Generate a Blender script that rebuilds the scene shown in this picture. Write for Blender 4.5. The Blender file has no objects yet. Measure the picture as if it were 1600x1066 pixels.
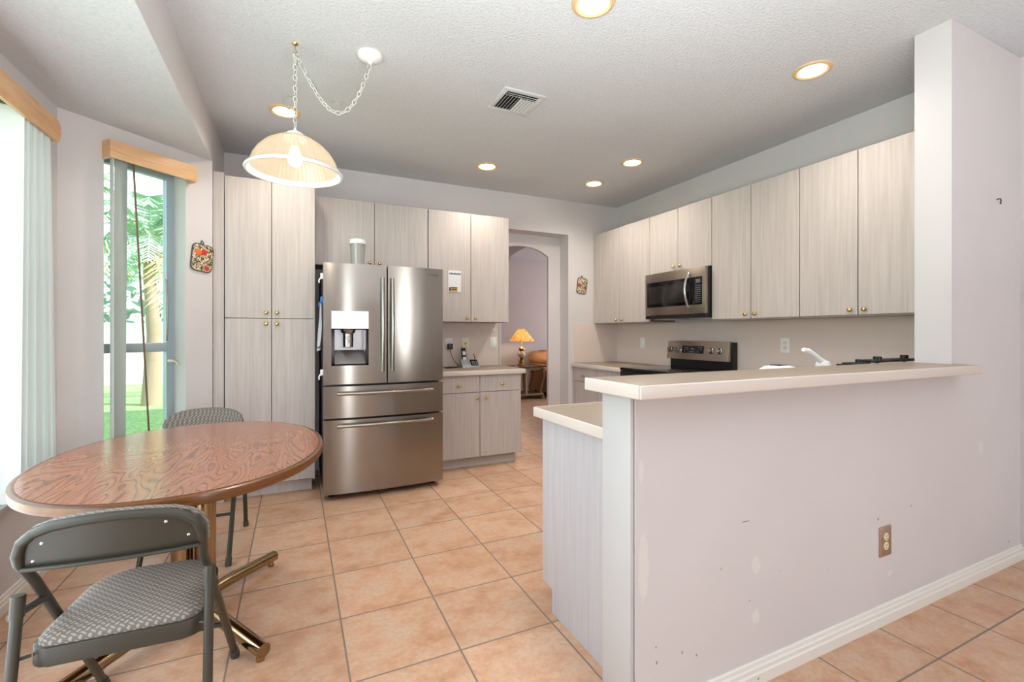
import bpy, bmesh, math, random
from mathutils import Vector, Matrix
random.seed(7)
SC = bpy.context.scene
COL = SC.collection
R = math.radians

# ------------------------------------------------------------------ camera, world, lights, exposure
cd = bpy.data.cameras.new('camera'); cam = bpy.data.objects.new('camera', cd); COL.objects.link(cam)
cd.sensor_width = 36.0; cd.lens = 723.187 * 36 / 1600; cd.shift_y = -12.0 / 1600
cd.clip_start = 0.02; cd.clip_end = 200
cam.location = (0, 0, 1.25); cam.rotation_euler = (R(90), 0, -0.438211)
SC.camera = cam
SC.view_settings.view_transform = 'Standard'; SC.view_settings.look = 'None'
SC.view_settings.exposure = 0.30; SC.view_settings.gamma = 1.0
SC.view_settings.use_curve_mapping = False

w = bpy.data.worlds.new('sky'); SC.world = w; w.use_nodes = True
nt = w.node_tree; bg = nt.nodes['Background']
sky = nt.nodes.new('ShaderNodeTexSky'); sky.sky_type = 'NISHITA'; sky.sun_disc = False
sky.sun_elevation = R(55); sky.sun_rotation = R(90); sky.air_density = 1.0; sky.dust_density = 1.5
mixw = nt.nodes.new('ShaderNodeMix'); mixw.data_type = 'RGBA'; mixw.inputs[0].default_value = 0.55
nt.links.new(sky.outputs[0], mixw.inputs[6]); mixw.inputs[7].default_value = (7.0, 7.4, 7.8, 1)
nt.links.new(mixw.outputs[2], bg.inputs[0]); bg.inputs[1].default_value = 0.38

sd = bpy.data.lights.new('sun', 'SUN'); sd.energy = 10.0; sd.angle = R(1.0); sd.color = (1, 0.96, 0.88)
so = bpy.data.objects.new('sun', sd); COL.objects.link(so)
so.rotation_euler = Vector((-0.9, 0.5, -1.0)).to_track_quat('-Z', 'Y').to_euler()

def area(name, loc, direction, sx, sy, power, color):
    d = bpy.data.lights.new(name, 'AREA'); d.shape = 'RECTANGLE'; d.size = sx; d.size_y = sy
    d.energy = power; d.color = color
    o = bpy.data.objects.new(name, d); COL.objects.link(o); o.location = loc
    o.rotation_euler = Vector(direction).to_track_quat('-Z', 'Z').to_euler()
    return o
# daylight lamps at bay window and far room; the rear two are added fill
area('daylight_bay_window', (-1.17, 1.5, 1.30), (1, 0.2, 0.22), 2.2, 1.7, 33, (0.86, 0.93, 1.0))
area('added_rear_fill_left', (-0.25, -5.94, 1.12), (0.08, 1, 0.10), 0.40, 2.1, 36, (0.90, 0.95, 1.0))  # unseen strip lamp, added for fill and the streak on the refrigerator door
area('added_rear_fill_right', (3.33, -5.94, 1.30), (-0.12, 1, 0.10), 0.50, 1.8, 60, (0.94, 0.96, 1.0))  # unseen lamp, added to brighten the kitchen fronts and refrigerator reflection
area('daylight_far_room', (7.9, 6.4, 1.4), (-1, 0, 0), 1.6, 1.6, 100, (0.80, 0.86, 1.0))
# upward fill lamps added out of view, bounced off the ceiling
area('added_bounce_fill', (0.55, 0.05, 1.45), (0.0, 0.0, 1), 1.3, 1.3, 82, (0.88, 0.95, 1.0))
area('added_bounce_fill', (0.6, -2.4, 1.0), (0.05, 0.30, 1), 1.2, 1.2, 10, (0.88, 0.95, 1.0))

# ------------------------------------------------------------------ materials
def newmat(name):
    m = bpy.data.materials.new(name); m.use_nodes = True
    return m, m.node_tree, m.node_tree.nodes['Principled BSDF']
def lin(c):
    return tuple((x / 12.92 if x <= 0.04045 else ((x + 0.055) / 1.055) ** 2.4) for x in [v / 255.0 for v in c]) + (1.0,)
def plain(name, rgb, rough=0.5, metal=0.0, **kw):
    m, t, p = newmat(name)
    p.inputs['Base Color'].default_value = lin(rgb); p.inputs['Roughness'].default_value = rough
    p.inputs['Metallic'].default_value = metal
    for k, v in kw.items(): p.inputs[k].default_value = v
    return m
def N(t, typ, **kw):
    n = t.nodes.new(typ)
    for k, v in kw.items(): setattr(n, k, v)
    return n
def math_(t, op, a, b=None, c=None):
    n = N(t, 'ShaderNodeMath', operation=op)
    for i, v in enumerate((a, b, c)):
        if v is None: continue
        if isinstance(v, (int, float)): n.inputs[i].default_value = v
        else: t.links.new(v, n.inputs[i])
    return n.outputs[0]
def mix(t, f, a, b):
    n = N(t, 'ShaderNodeMix', data_type='RGBA')
    for sock, v in ((n.inputs[0], f), (n.inputs[6], a), (n.inputs[7], b)):
        if isinstance(v, (int, float)): sock.default_value = v
        elif isinstance(v, tuple): sock.default_value = v
        else: t.links.new(v, sock)
    return n.outputs[2]
def position(t, scale=(1, 1, 1), obj=False):
    mp = N(t, 'ShaderNodeMapping'); mp.inputs['Scale'].default_value = scale
    if obj: src = N(t, 'ShaderNodeTexCoord').outputs['Object']
    else: src = N(t, 'ShaderNodeNewGeometry').outputs['Position']
    t.links.new(src, mp.inputs['Vector'])
    return mp.outputs[0]
def noise(t, vec, scale, detail=3.0, rough=0.5, dist=0.0):
    n = N(t, 'ShaderNodeTexNoise'); n.inputs['Scale'].default_value = scale
    n.inputs['Detail'].default_value = detail; n.inputs['Roughness'].default_value = rough
    n.inputs['Distortion'].default_value = dist
    t.links.new(vec, n.inputs['Vector']); return n.outputs['Fac']
def ramp(t, f, stops):
    n = N(t, 'ShaderNodeValToRGB'); e = n.color_ramp.elements
    while len(e) < len(stops): e.new(0.5)
    for i, (p, c) in enumerate(stops):
        e[i].position = p; e[i].color = c if isinstance(c, tuple) else (c, c, c, 1)
    t.links.new(f, n.inputs[0]); return n.outputs[0]
def bump(t, p, h, strength, dist=0.01):
    b = N(t, 'ShaderNodeBump'); b.inputs['Strength'].default_value = strength; b.inputs['Distance'].default_value = dist
    t.links.new(h, b.inputs['Height']); t.links.new(b.outputs[0], p.inputs['Normal'])

def mat_wall(name, rgb, marks=False):
    m, t, p = newmat(name)
    v = position(t)
    n = noise(t, v, 1.3, 3)
    c = lin(rgb); c2 = tuple(x * 0.94 for x in c[:3]) + (1,)
    col = mix(t, ramp(t, n, [(0.35, 0.0), (0.7, 1.0)]), c, c2)
    if marks:
        # scuffs, chips and spackle patches of the knee wall
        vo = N(t, 'ShaderNodeTexVoronoi'); vo.inputs['Scale'].default_value = 7.0
        vv = position(t, (1, 0.0, 1)); t.links.new(vv, vo.inputs['Vector'])
        spot = ramp(t, vo.outputs['Distance'], [(0.034, 1.0), (0.055, 0.0)])
        pick = N(t, 'ShaderNodeSeparateColor'); t.links.new(vo.outputs['Color'], pick.inputs[0])
        spot = math_(t, 'MULTIPLY', spot, math_(t, 'GREATER_THAN', pick.outputs[0], 0.52))
        sep = N(t, 'ShaderNodeSeparateXYZ'); t.links.new(position(t), sep.inputs[0])
        low = math_(t, 'LESS_THAN', sep.outputs[2], 0.55)
        spot = math_(t, 'MULTIPLY', spot, low)
        col = mix(t, math_(t, 'MULTIPLY', spot, 0.75), col, lin((95, 78, 66)))
        for (px, pz, sx, sz) in ((0.985, 0.52, 0.03, 0.16), (0.975, 0.82, 0.014, 0.05), (1.50, 0.415, 0.035, 0.045), (1.50, 0.235, 0.03, 0.04), (2.36, 0.20, 0.03, 0.02), (3.20, 0.66, 0.035, 0.05)):
            d = math_(t, 'ADD', math_(t, 'POWER', math_(t, 'DIVIDE', math_(t, 'SUBTRACT', sep.outputs[0], px), sx), 2),
                      math_(t, 'POWER', math_(t, 'DIVIDE', math_(t, 'SUBTRACT', sep.outputs[2], pz), sz), 2))
            d = math_(t, 'ADD', d, math_(t, 'MULTIPLY', noise(t, position(t), 30, 2), 0.9))
            col = mix(t, ramp(t, d, [(0.75, 0.75), (1.35, 0.0)]), col, lin((222, 220, 214)))
    if marks:
        for (px, pz, sx, sz) in ((1.035, 0.255, 0.0025, 0.004), (1.038, 0.205, 0.003, 0.007), (1.146, 0.206, 0.003, 0.006), (1.209, 0.179, 0.003, 0.005), (1.325, 0.441, 0.002, 0.006), (1.465, 0.297, 0.0025, 0.003), (1.635, 0.365, 0.0018, 0.002), (1.917, 0.309, 0.002, 0.004), (1.446, 0.583, 0.02, 0.0022)):
            d = math_(t, 'ADD', math_(t, 'POWER', math_(t, 'DIVIDE', math_(t, 'SUBTRACT', sep.outputs[0], px), sx), 2),
                      math_(t, 'POWER', math_(t, 'DIVIDE', math_(t, 'SUBTRACT', sep.outputs[2], pz), sz), 2))
            col = mix(t, ramp(t, d, [(0.7, 0.75), (1.0, 0.0)]), col, lin((98, 74, 58)))
    t.links.new(col, p.inputs['Base Color']); p.inputs['Roughness'].default_value = 0.6
    p.inputs['Specular IOR Level'].default_value = 0.3
    bump(t, p, noise(t, v, 60, 2), 0.05, 0.004)
    return m
WALL = mat_wall('wall_paint', (213, 208, 207))
KNEE = mat_wall('knee_wall_paint', (213, 208, 207), True)
WHITE = plain('white_paint', (193, 191, 189), 0.5)
FARW = mat_wall('far_room_paint', (200, 188, 182))

def mat_ceiling():
    m, t, p = newmat('popcorn_ceiling')
    v = position(t)
    n = noise(t, v, 75, 4, 0.6)
    n2 = noise(t, v, 0.8, 2)
    col = mix(t, ramp(t, n2, [(0.3, 0.0), (0.7, 1.0)]), lin((216, 218, 221)), lin((209, 211, 213)))
    col = mix(t, ramp(t, n, [(0.36, 0.22), (0.52, 0.0)]), col, lin((182, 183, 184)))
    t.links.new(col, p.inputs['Base Color']); p.inputs['Roughness'].default_value = 0.9
    p.inputs['Specular IOR Level'].default_value = 0.1
    bump(t, p, n, 0.55, 0.012)
    return m
CEIL = mat_ceiling()

def mat_floor():
    m, t, p = newmat('ceramic_tile'); P = 0.41204
    pos = N(t, 'ShaderNodeNewGeometry').outputs['Position']
    sep = N(t, 'ShaderNodeSeparateXYZ'); t.links.new(pos, sep.inputs[0])
    gx = math_(t, 'DIVIDE', math_(t, 'SUBTRACT', sep.outputs[0], 0.18), P)
    gy = math_(t, 'DIVIDE', math_(t, 'SUBTRACT', sep.outputs[1], 2.1509), P)
    fx = math_(t, 'SUBTRACT', 0.5, math_(t, 'ABSOLUTE', math_(t, 'SUBTRACT', math_(t, 'FRACT', gx), 0.5)))
    fy = math_(t, 'SUBTRACT', 0.5, math_(t, 'ABSOLUTE', math_(t, 'SUBTRACT', math_(t, 'FRACT', gy), 0.5)))
    d = math_(t, 'MINIMUM', fx, fy)
    grout = ramp(t, d, [(0.0065, 1.0), (0.0105, 0.0)])
    cell = N(t, 'ShaderNodeCombineXYZ')
    t.links.new(math_(t, 'FLOOR', gx), cell.inputs[0]); t.links.new(math_(t, 'FLOOR', gy), cell.inputs[1])
    wn = N(t, 'ShaderNodeTexWhiteNoise', noise_dimensions='3D'); t.links.new(cell.outputs[0], wn.inputs['Vector'])
    off = N(t, 'ShaderNodeVectorMath', operation='MULTIPLY_ADD')
    t.links.new(wn.outputs['Color'], off.inputs[0]); off.inputs[1].default_value = (9, 9, 9); t.links.new(pos, off.inputs[2])
    mp = N(t, 'ShaderNodeMapping'); mp.inputs['Scale'].default_value = (1.05, 1.25, 1); t.links.new(off.outputs[0], mp.inputs['Vector'])
    n1 = noise(t, mp.outputs[0], 6.5, 7, 0.68, 0.15)
    n2 = noise(t, mp.outputs[0], 42, 5, 0.65)
    base = ramp(t, n1, [(0.30, lin((184, 134, 100))), (0.44, lin((203, 158, 126))), (0.57, lin((212, 176, 148))), (0.75, lin((202, 182, 162)))])
    base = mix(t, ramp(t, n2, [(0.38, 0.5), (0.58, 0.0)]), base, lin((190, 150, 122)))
    br = math_(t, 'MULTIPLY_ADD', wn.outputs['Value'], 0.12, 0.92)
    mul = N(t, 'ShaderNodeVectorMath', operation='SCALE'); t.links.new(base, mul.inputs[0]); t.links.new(br, mul.inputs['Scale'])
    col = mix(t, grout, mul.outputs[0], lin((128, 116, 106)))
    t.links.new(col, p.inputs['Base Color'])
    t.links.new(math_(t, 'MULTIPLY_ADD', grout, 0.4, 0.36), p.inputs['Roughness'])
    p.inputs['Specular IOR Level'].default_value = 0.42
    h = math_(t, 'SUBTRACT', math_(t, 'MULTIPLY', n2, 0.15), grout)
    bump(t, p, h, 0.25, 0.004)
    return m
FLOOR = mat_floor()

def mat_cab(name, a, b, flip=None):
    m, t, p = newmat(name)
    v = position(t, (62, 62, 2.2))
    n = noise(t, v, 1.0, 4, 0.65)
    v2 = position(t, (9, 9, 0.7)); n2 = noise(t, v2, 1.0, 3)
    col = mix(t, ramp(t, n, [(0.32, 0.0), (0.66, 1.0)]), lin(a), lin(b))
    col = mix(t, math_(t, 'MULTIPLY', n2, 0.25), col, lin((190, 176, 166)))
    t.links.new(col, p.inputs['Base Color']); p.inputs['Roughness'].default_value = 0.42
    p.inputs['Specular IOR Level'].default_value = 0.4
    bump(t, p, n, 0.08, 0.003)
    return m
CAB = mat_cab('whitewashed_wood', (180, 171, 165), (199, 191, 186))
GAP = plain('cabinet_edge_wood', (128, 106, 92), 0.6)
PANEL = mat_cab('whitewashed_end_panel', (180, 178, 181), (194, 192, 196))

def mat_counter():
    m, t, p = newmat('beige_laminate')
    n = noise(t, position(t), 160, 2)
    col = mix(t, ramp(t, n, [(0.4, 0.0), (0.6, 1.0)]), lin((146, 130, 113)), lin((153, 138, 121)))
    t.links.new(col, p.inputs['Base Color']); p.inputs['Roughness'].default_value = 0.38
    return m
COUNTER = mat_counter()
EDGE = plain('pale_laminate_edge', (214, 203, 193), 0.4)
SPLASH = plain('taupe_backsplash', (222, 206, 196), 0.5)

def mat_steel(name, rgb, rough, aniso=0.0):
    m, t, p = newmat(name)
    p.inputs['Metallic'].default_value = 1.0
    n = noise(t, position(t, (3, 3, 420)), 1.0, 2)
    c = lin(rgb)
    t.links.new(mix(t, n, c, tuple(x * 0.92 for x in c[:3]) + (1,)), p.inputs['Base Color'])
    p.inputs['Roughness'].default_value = rough
    if aniso:
        p.inputs['Anisotropic'].default_value = aniso
        tg = N(t, 'ShaderNodeTangent', direction_type='RADIAL', axis='Z')
        t.links.new(tg.outputs[0], p.inputs['Tangent'])
        p.inputs['Anisotropic Rotation'].default_value = 0.25
    return m
STEEL = mat_steel('brushed_stainless', (158, 152, 144), 0.22, 0.8)
STEELH = mat_steel('satin_handle_steel', (168, 163, 156), 0.24)
STEELR = mat_steel('warm_stainless', (176, 164, 150), 0.30)
BRASS = plain('polished_brass', (214, 190, 128), 0.22, 1.0)
BRASSD = plain('antique_brass', (168, 134, 84), 0.22, 1.0)
PEDES = plain('tarnished_chrome_brass', (158, 136, 104), 0.16, 1.0)
BLACK = plain('black_plastic', (18, 18, 20), 0.35)
BLACKG = plain('black_glass', (10, 10, 12), 0.08)
GLASSD = plain('dark_window_glass', (40, 38, 34), 0.10)
DARK = plain('dark_gap', (12, 11, 11), 0.8)
PLASTW = plain('white_plastic', (240, 240, 238), 0.35)
PLASTI = plain('ivory_plastic', (232, 222, 190), 0.4)
SILVER = plain('silver_plastic', (190, 194, 200), 0.35, 0.3)
GREYB = plain('fridge_side_grey', (98, 98, 98), 0.45)
CHAIRM = plain('taupe_chair_metal', (57, 54, 45), 0.42, 0.1)
RUBBER = plain('grey_rubber', (70, 68, 64), 0.7)
CHROME = plain('chrome_rivet', (205, 205, 205), 0.2, 1.0)
CORD = plain('grey_cord', (150, 148, 138), 0.5)
CHAINW = plain('white_chain', (232, 230, 222), 0.4)
VANE = plain('white_vinyl_vane', (226, 230, 228), 0.55)
VANEB = plain('brown_vane_edge', (120, 92, 62), 0.6)
VANEG = plain('pale_green_vane', (176, 190, 184), 0.55)
FRAME = plain('aluminium_frame', (168, 184, 190), 0.45, 0.3)

def mat_valance():
    m, t, p = newmat('blond_wood_valance')
    n = noise(t, position(t, (4, 4, 26)), 1.0, 4, 0.6, 0.8)
    t.links.new(ramp(t, n, [(0.3, lin((205, 158, 112))), (0.6, lin((222, 180, 136))), (0.8, lin((226, 190, 150)))]), p.inputs['Base Color'])
    p.inputs['Roughness'].default_value = 0.45
    return m
VAL = mat_valance()

def mat_oak(name, a, b, c, edge=False):
    m, t, p = newmat(name)
    v = position(t, (8.5, 1.5, 2.0) if not edge else (3, 3, 40))
    n0 = noise(t, v, 0.9, 2.5, 0.45, 0.25)
    rings = math_(t, 'FRACT', math_(t, 'MULTIPLY', n0, 22.0 if not edge else 3.0))
    g = noise(t, position(t, (160, 22, 30) if not edge else (30, 30, 200)), 1.0, 3)
    line = ramp(t, rings, [(0.0, 0.9), (0.14, 0.25), (0.45, 0.0), (0.85, 0.12), (1.0, 0.85)])
    col = mix(t, line, lin(a), lin(b))
    col = mix(t, ramp(t, g, [(0.45, 0.0), (0.72, 0.5)]), col, lin(c))
    t.links.new(col, p.inputs['Base Color'])
    p.inputs['Roughness'].default_value = 0.2 if not edge else 0.3
    p.inputs['Specular IOR Level'].default_value = 0.45
    p.inputs['Coat Weight'].default_value = 0.12; p.inputs['Coat Roughness'].default_value = 0.12
    return m
OAK = mat_oak('oak_laminate', (160, 104, 76), (98, 58, 40), (130, 82, 60))
OAKE = mat_oak('oak_edge', (112, 66, 26), (78, 44, 16), (64, 38, 16), True)
SEAM = plain('table_seam', (96, 60, 42), 0.6)

def mat_fabric():
    m, t, p = newmat('lattice_fabric')
    tc = N(t, 'ShaderNodeTexCoord').outputs['Object']
    rot = N(t, 'ShaderNodeMapping'); rot.inputs['Rotation'].default_value = (0, 0, R(45)); rot.inputs['Scale'].default_value = (68, 68, 68)
    t.links.new(tc, rot.inputs['Vector'])
    sep = N(t, 'ShaderNodeSeparateXYZ'); t.links.new(rot.outputs[0], sep.inputs[0])
    u, v = sep.outputs[0], math_(t, 'ADD', sep.outputs[1], sep.outputs[2])
    par = math_(t, 'MODULO', math_(t, 'ABSOLUTE', math_(t, 'ADD', math_(t, 'FLOOR', u), math_(t, 'FLOOR', v))), 2.0)
    fu = math_(t, 'SUBTRACT', math_(t, 'FRACT', u), 0.5); fv = math_(t, 'SUBTRACT', math_(t, 'FRACT', v), 0.5)
    def oval(a, b):
        return math_(t, 'ADD', math_(t, 'POWER', math_(t, 'DIVIDE', a, 0.50), 2), math_(t, 'POWER', math_(t, 'DIVIDE', b, 0.23), 2))
    n = N(t, 'ShaderNodeMix', data_type='FLOAT'); t.links.new(par, n.inputs[0]); t.links.new(oval(fu, fv), n.inputs[2]); t.links.new(oval(fv, fu), n.inputs[3])
    f = ramp(t, n.outputs[0], [(0.75, 1.0), (1.0, 0.0)])
    fine = noise(t, position(t), 500, 2)
    col = mix(t, f, lin((104, 97, 90)), lin((150, 144, 134)))
    col = mix(t, math_(t, 'MULTIPLY', fine, 0.25), col, lin((120, 112, 102)))
    t.links.new(col, p.inputs['Base Color']); p.inputs['Roughness'].default_value = 0.75
    p.inputs['Specular IOR Level'].default_value = 0.35
    bump(t, p, f, 0.2, 0.002)
    return m
FABRIC = mat_fabric()

def mat_emit(name, rgb, strength):
    m, t, p = newmat(name)
    p.inputs['Base Color'].default_value = lin(rgb); p.inputs['Emission Color'].default_value = lin(rgb)
    p.inputs['Emission Strength'].default_value = strength
    return m
LENS = mat_emit('lit_downlight_lens', (255, 238, 212), 16.0)
BULB = mat_emit('lit_bulb', (255, 232, 200), 14.0)
TRIMW = plain('downlight_trim', (218, 186, 140), 0.45)

def mat_glass(name, tint, amount=0.06):
    m = bpy.data.materials.new(name); m.use_nodes = True; t = m.node_tree; t.nodes.clear()
    o = N(t, 'ShaderNodeOutputMaterial'); tr = N(t, 'ShaderNodeBsdfTransparent'); gl = N(t, 'ShaderNodeBsdfGlossy')
    tr.inputs[0].default_value = tint; gl.inputs['Roughness'].default_value = 0.03
    mx = N(t, 'ShaderNodeMixShader'); mx.inputs[0].default_value = amount
    t.links.new(tr.outputs[0], mx.inputs[1]); t.links.new(gl.outputs[0], mx.inputs[2]); t.links.new(mx.outputs[0], o.inputs[0])
    return m
GLASS = mat_glass('window_glass', (0.93, 0.98, 0.97, 1))
CLEAR = mat_glass('clear_plastic', (0.86, 0.88, 0.87, 1), 0.14)

def mat_shade(name, rgb, trans=0.35, pattern=False):
    m = bpy.data.materials.new(name); m.use_nodes = True; t = m.node_tree; t.nodes.clear()
    o = N(t, 'ShaderNodeOutputMaterial'); tl = N(t, 'ShaderNodeBsdfTranslucent'); df = N(t, 'ShaderNodeBsdfDiffuse')
    tr = N(t, 'ShaderNodeBsdfTransparent'); gl = N(t, 'ShaderNodeBsdfGlossy'); gl.inputs['Roughness'].default_value = 0.12
    c = lin(rgb)
    col = None
    if pattern:
        n = noise(t, position(t, (1, 1, 1)), 26, 3, 0.6, 1.2)
        col = ramp(t, n, [(0.40, lin((196, 120, 60))), (0.48, c), (0.62, c), (0.68, lin((214, 150, 70)))])
    for sh in (tl, df):
        if col: t.links.new(col, sh.inputs[0])
        else: sh.inputs[0].default_value = c
    a = N(t, 'ShaderNodeMixShader'); a.inputs[0].default_value = 0.5; t.links.new(df.outputs[0], a.inputs[1]); t.links.new(tl.outputs[0], a.inputs[2])
    b = N(t, 'ShaderNodeMixShader'); b.inputs[0].default_value = trans; t.links.new(a.outputs[0], b.inputs[1]); t.links.new(tr.outputs[0], b.inputs[2])
    d = N(t, 'ShaderNodeMixShader'); d.inputs[0].default_value = 0.0 if pattern else 0.08; t.links.new(b.outputs[0], d.inputs[1]); t.links.new(gl.outputs[0], d.inputs[2])
    t.links.new(d.outputs[0], o.inputs[0])
    return m
SHADE = mat_shade('ribbed_prismatic_glass', (190, 180, 162), 0.46)
FROST = mat_shade('frosted_plastic', (214, 214, 208), 0.55)
LSHADE = mat_shade('floral_lamp_shade', (250, 226, 170), 0.02, True)

def mat_holder():
    m, t, p = newmat('floral_quilted_cotton')
    v = position(t)
    n = noise(t, v, 55, 2, 0.5, 1.2)
    col = ramp(t, n, [(0.40, lin((58, 74, 52))), (0.47, lin((96, 92, 66))), (0.52, lin((226, 204, 170))), (0.60, lin((232, 200, 178))), (0.66, lin((120, 92, 70)))])
    t.links.new(col, p.inputs['Base Color']); p.inputs['Roughness'].default_value = 0.8
    return m
HOLDER = mat_holder()
GREEN = plain('dark_green_binding', (66, 84, 66), 0.8)
RED = plain('red_apple_print', (196, 48, 40), 0.5)
ORANGE = plain('orange_apple_print', (224, 112, 44), 0.5)
PAPER = plain('white_paper', (228, 230, 230), 0.7)
BLUEP = plain('blue_print', (70, 96, 122), 0.7)
GOLDP = plain('gold_print', (186, 152, 90), 0.6)
BROWNP = plain('brown_print', (92, 72, 52), 0.6)
CLOTH = plain('grey_cotton', (186, 190, 200), 0.85)
CLOTHD = plain('navy_cotton', (84, 92, 116), 0.85)
BLUE = plain('blue_plastic', (42, 110, 190), 0.4)
WOODS = plain('weathered_table_wood', (132, 108, 76), 0.45)
WOODT = plain('dark_glossy_table_top', (84, 62, 46), 0.15)
SOFA = plain('tan_suede', (176, 132, 92), 0.8)
MARBLE = plain('cream_ceramic', (222, 208, 190), 0.25)
OUTLETM = plain('worn_brown_metal', (184, 158, 138), 0.32, 0.7)

def mat_grass():
    m, t, p = newmat('lawn')
    n = noise(t, position(t), 22, 4, 0.7)
    t.links.new(ramp(t, n, [(0.35, lin((92, 138, 76))), (0.65, lin((150, 186, 120)))]), p.inputs['Base Color'])
    p.inputs['Roughness'].default_value = 0.9
    return m
LAWN = mat_grass()
PATIO = plain('pale_concrete', (236, 232, 222), 0.8)
FENCE = plain('white_fence_paint', (244, 244, 242), 0.7)
LEAF = plain('palm_leaf', (150, 184, 150), 0.55)
LEAFY = plain('dry_palm_leaf', (206, 186, 122), 0.6)
BUSHM = plain('hedge_leaf', (146, 182, 156), 0.6)
BARK = plain('palm_bark', (150, 132, 112), 0.9)

# ------------------------------------------------------------------ mesh helpers
ROOTM = {}
def bm_new(): return bmesh.new()
def box(bm, x0, x1, y0, y1, z0, z1, bev=0.0, seg=2, M=None):
    r = bmesh.ops.create_cube(bm, size=1.0)
    vs = r['verts']
    for v in vs:
        v.co = Vector((x0 + (v.co.x + .5) * (x1 - x0), y0 + (v.co.y + .5) * (y1 - y0), z0 + (v.co.z + .5) * (z1 - z0)))
    if bev > 0:
        es = list({e for v in vs for e in v.link_edges})
        q = bmesh.ops.bevel(bm, geom=es, offset=bev, segments=seg, affect='EDGES', profile=0.5)
        vs = list({v for f in q['faces'] for v in f.verts} | {v for v in vs if v.is_valid})
    if M is not None:
        for v in vs: v.co = M @ v.co
    return vs
def tube(bm, pts, r, n=10, closed=False, caps=True):
    pts = [Vector(p) for p in pts]; k = len(pts)
    rs = r if isinstance(r, (list, tuple)) else [r] * k
    rings = []; up = None
    for i in range(k):
        if closed: d = pts[(i + 1) % k] - pts[i - 1]
        elif i == 0: d = pts[1] - pts[0]
        elif i == k - 1: d = pts[-1] - pts[-2]
        else: d = (pts[i + 1] - pts[i]).normalized() + (pts[i] - pts[i - 1]).normalized()
        d.normalize()
        if up is None: up = d.orthogonal().normalized()
        up = (up - d * up.dot(d)).normalized(); s = d.cross(up)
        rings.append([bm.verts.new(pts[i] + (up * math.cos(a) + s * math.sin(a)) * rs[i]) for a in [2 * math.pi * j / n for j in range(n)]])
    m = k if closed else k - 1
    for i in range(m):
        a, b = rings[i], rings[(i + 1) % k]
        for j in range(n): bm.faces.new((a[j], a[(j + 1) % n], b[(j + 1) % n], b[j]))
    if caps and not closed:
        bm.faces.new(list(reversed(rings[0]))); bm.faces.new(rings[-1])
def cyl(bm, p0, p1, r0, r1=None, n=20): tube(bm, [p0, p1], [r0, r0 if r1 is None else r1], n)
def lathe(bm, prof, n=32, c=(0, 0, 0), rib=0.0, ribn=0, closed_prof=False, M=None):
    rings = []
    for (r, z) in prof:
        if r < 1e-6: rings.append([bm.verts.new(Vector((c[0], c[1], c[2] + z)))])
        else:
            rg = []
            for j in range(n):
                a = 2 * math.pi * j / n; rr = r * (1 + (rib * math.cos(ribn * a) if rib else 0))
                rg.append(bm.verts.new(Vector((c[0] + rr * math.cos(a), c[1] + rr * math.sin(a), c[2] + z))))
            rings.append(rg)
    seq = list(zip(rings, rings[1:]))
    if closed_prof: seq.append((rings[-1], rings[0]))
    for a, b in seq:
        for j in range(n):
            j2 = (j + 1) % n
            if len(a) == 1 and len(b) == 1: continue
            if len(a) == 1: bm.faces.new((a[0], b[j2], b[j]))
            elif len(b) == 1: bm.faces.new((a[j], a[j2], b[0]))
            else: bm.faces.new((a[j], a[j2], b[j2], b[j]))
    if M is not None:
        for rg in rings:
            for v in rg: v.co = M @ v.co
def prism(bm, poly, lo, hi, axis='z', bev=0.0, M=None, seg=2):
    def P(a, b, h): return {'z': (a, b, h), 'y': (a, h, b), 'x': (h, a, b)}[axis]
    A = [bm.verts.new(P(a, b, lo)) for a, b in poly]; B = [bm.verts.new(P(a, b, hi)) for a, b in poly]
    n = len(poly); fs = [bm.faces.new(A), bm.faces.new(B)]
    for i in range(n): fs.append(bm.faces.new((A[i], A[(i + 1) % n], B[(i + 1) % n], B[i])))
    vs = A + B
    if bev:
        es = list({e for f in fs[:2] for e in f.edges})
        q = bmesh.ops.bevel(bm, geom=es, offset=bev, segments=seg, affect='EDGES', profile=0.5)
        vs = list({v for f in q['faces'] for v in f.verts} | {v for v in vs if v.is_valid})
    if M is not None:
        for v in vs: v.co = M @ v.co
def ico(bm, c, r, sub=2, sc=(1, 1, 1)):
    q = bmesh.ops.create_icosphere(bm, subdivisions=sub, radius=r)
    for v in q['verts']: v.co = Vector((v.co.x * sc[0], v.co.y * sc[1], v.co.z * sc[2])) + Vector(c)
def root_of(o):
    while o.parent: o = o.parent
    return o
def mk(name, bm, mat, parent=None, ang=38, world=True):
    bmesh.ops.recalc_face_normals(bm, faces=bm.faces)
    me = bpy.data.meshes.new(name)
    if parent is not None:
        if world: bm.transform(ROOTM[root_of(parent)].inverted())
        off = None
    else:
        xs = [v.co.x for v in bm.verts]; ys = [v.co.y for v in bm.verts]; zs = [v.co.z for v in bm.verts]
        off = Vector(((min(xs) + max(xs)) / 2, (min(ys) + max(ys)) / 2, min(zs)))
        bm.transform(Matrix.Translation(-off))
    bm.to_mesh(me); bm.free()
    for p in me.polygons: p.use_smooth = True
    me.set_sharp_from_angle(angle=R(ang))
    me.materials.append(mat)
    o = bpy.data.objects.new(name, me); COL.objects.link(o)
    if parent is not None: o.parent = parent
    else:
        o.location = off; ROOTM[o] = Matrix.Translation(off)
    return o
def thing(name, label, cat, loc=(0, 0, 0), rz=0.0, group=None):
    o = bpy.data.objects.new(name, None); COL.objects.link(o); o.empty_display_size = 0.1
    o.location = loc; o.rotation_euler = (0, 0, rz); o['label'] = label; o['category'] = cat
    if group: o['group'] = group
    ROOTM[o] = Matrix.Translation(Vector(loc)) @ Matrix.Rotation(rz, 4, 'Z')
    return o
def tag(o, label, cat, group=None):
    o['label'] = label; o['category'] = cat
    if group: o['group'] = group
    return o
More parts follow.
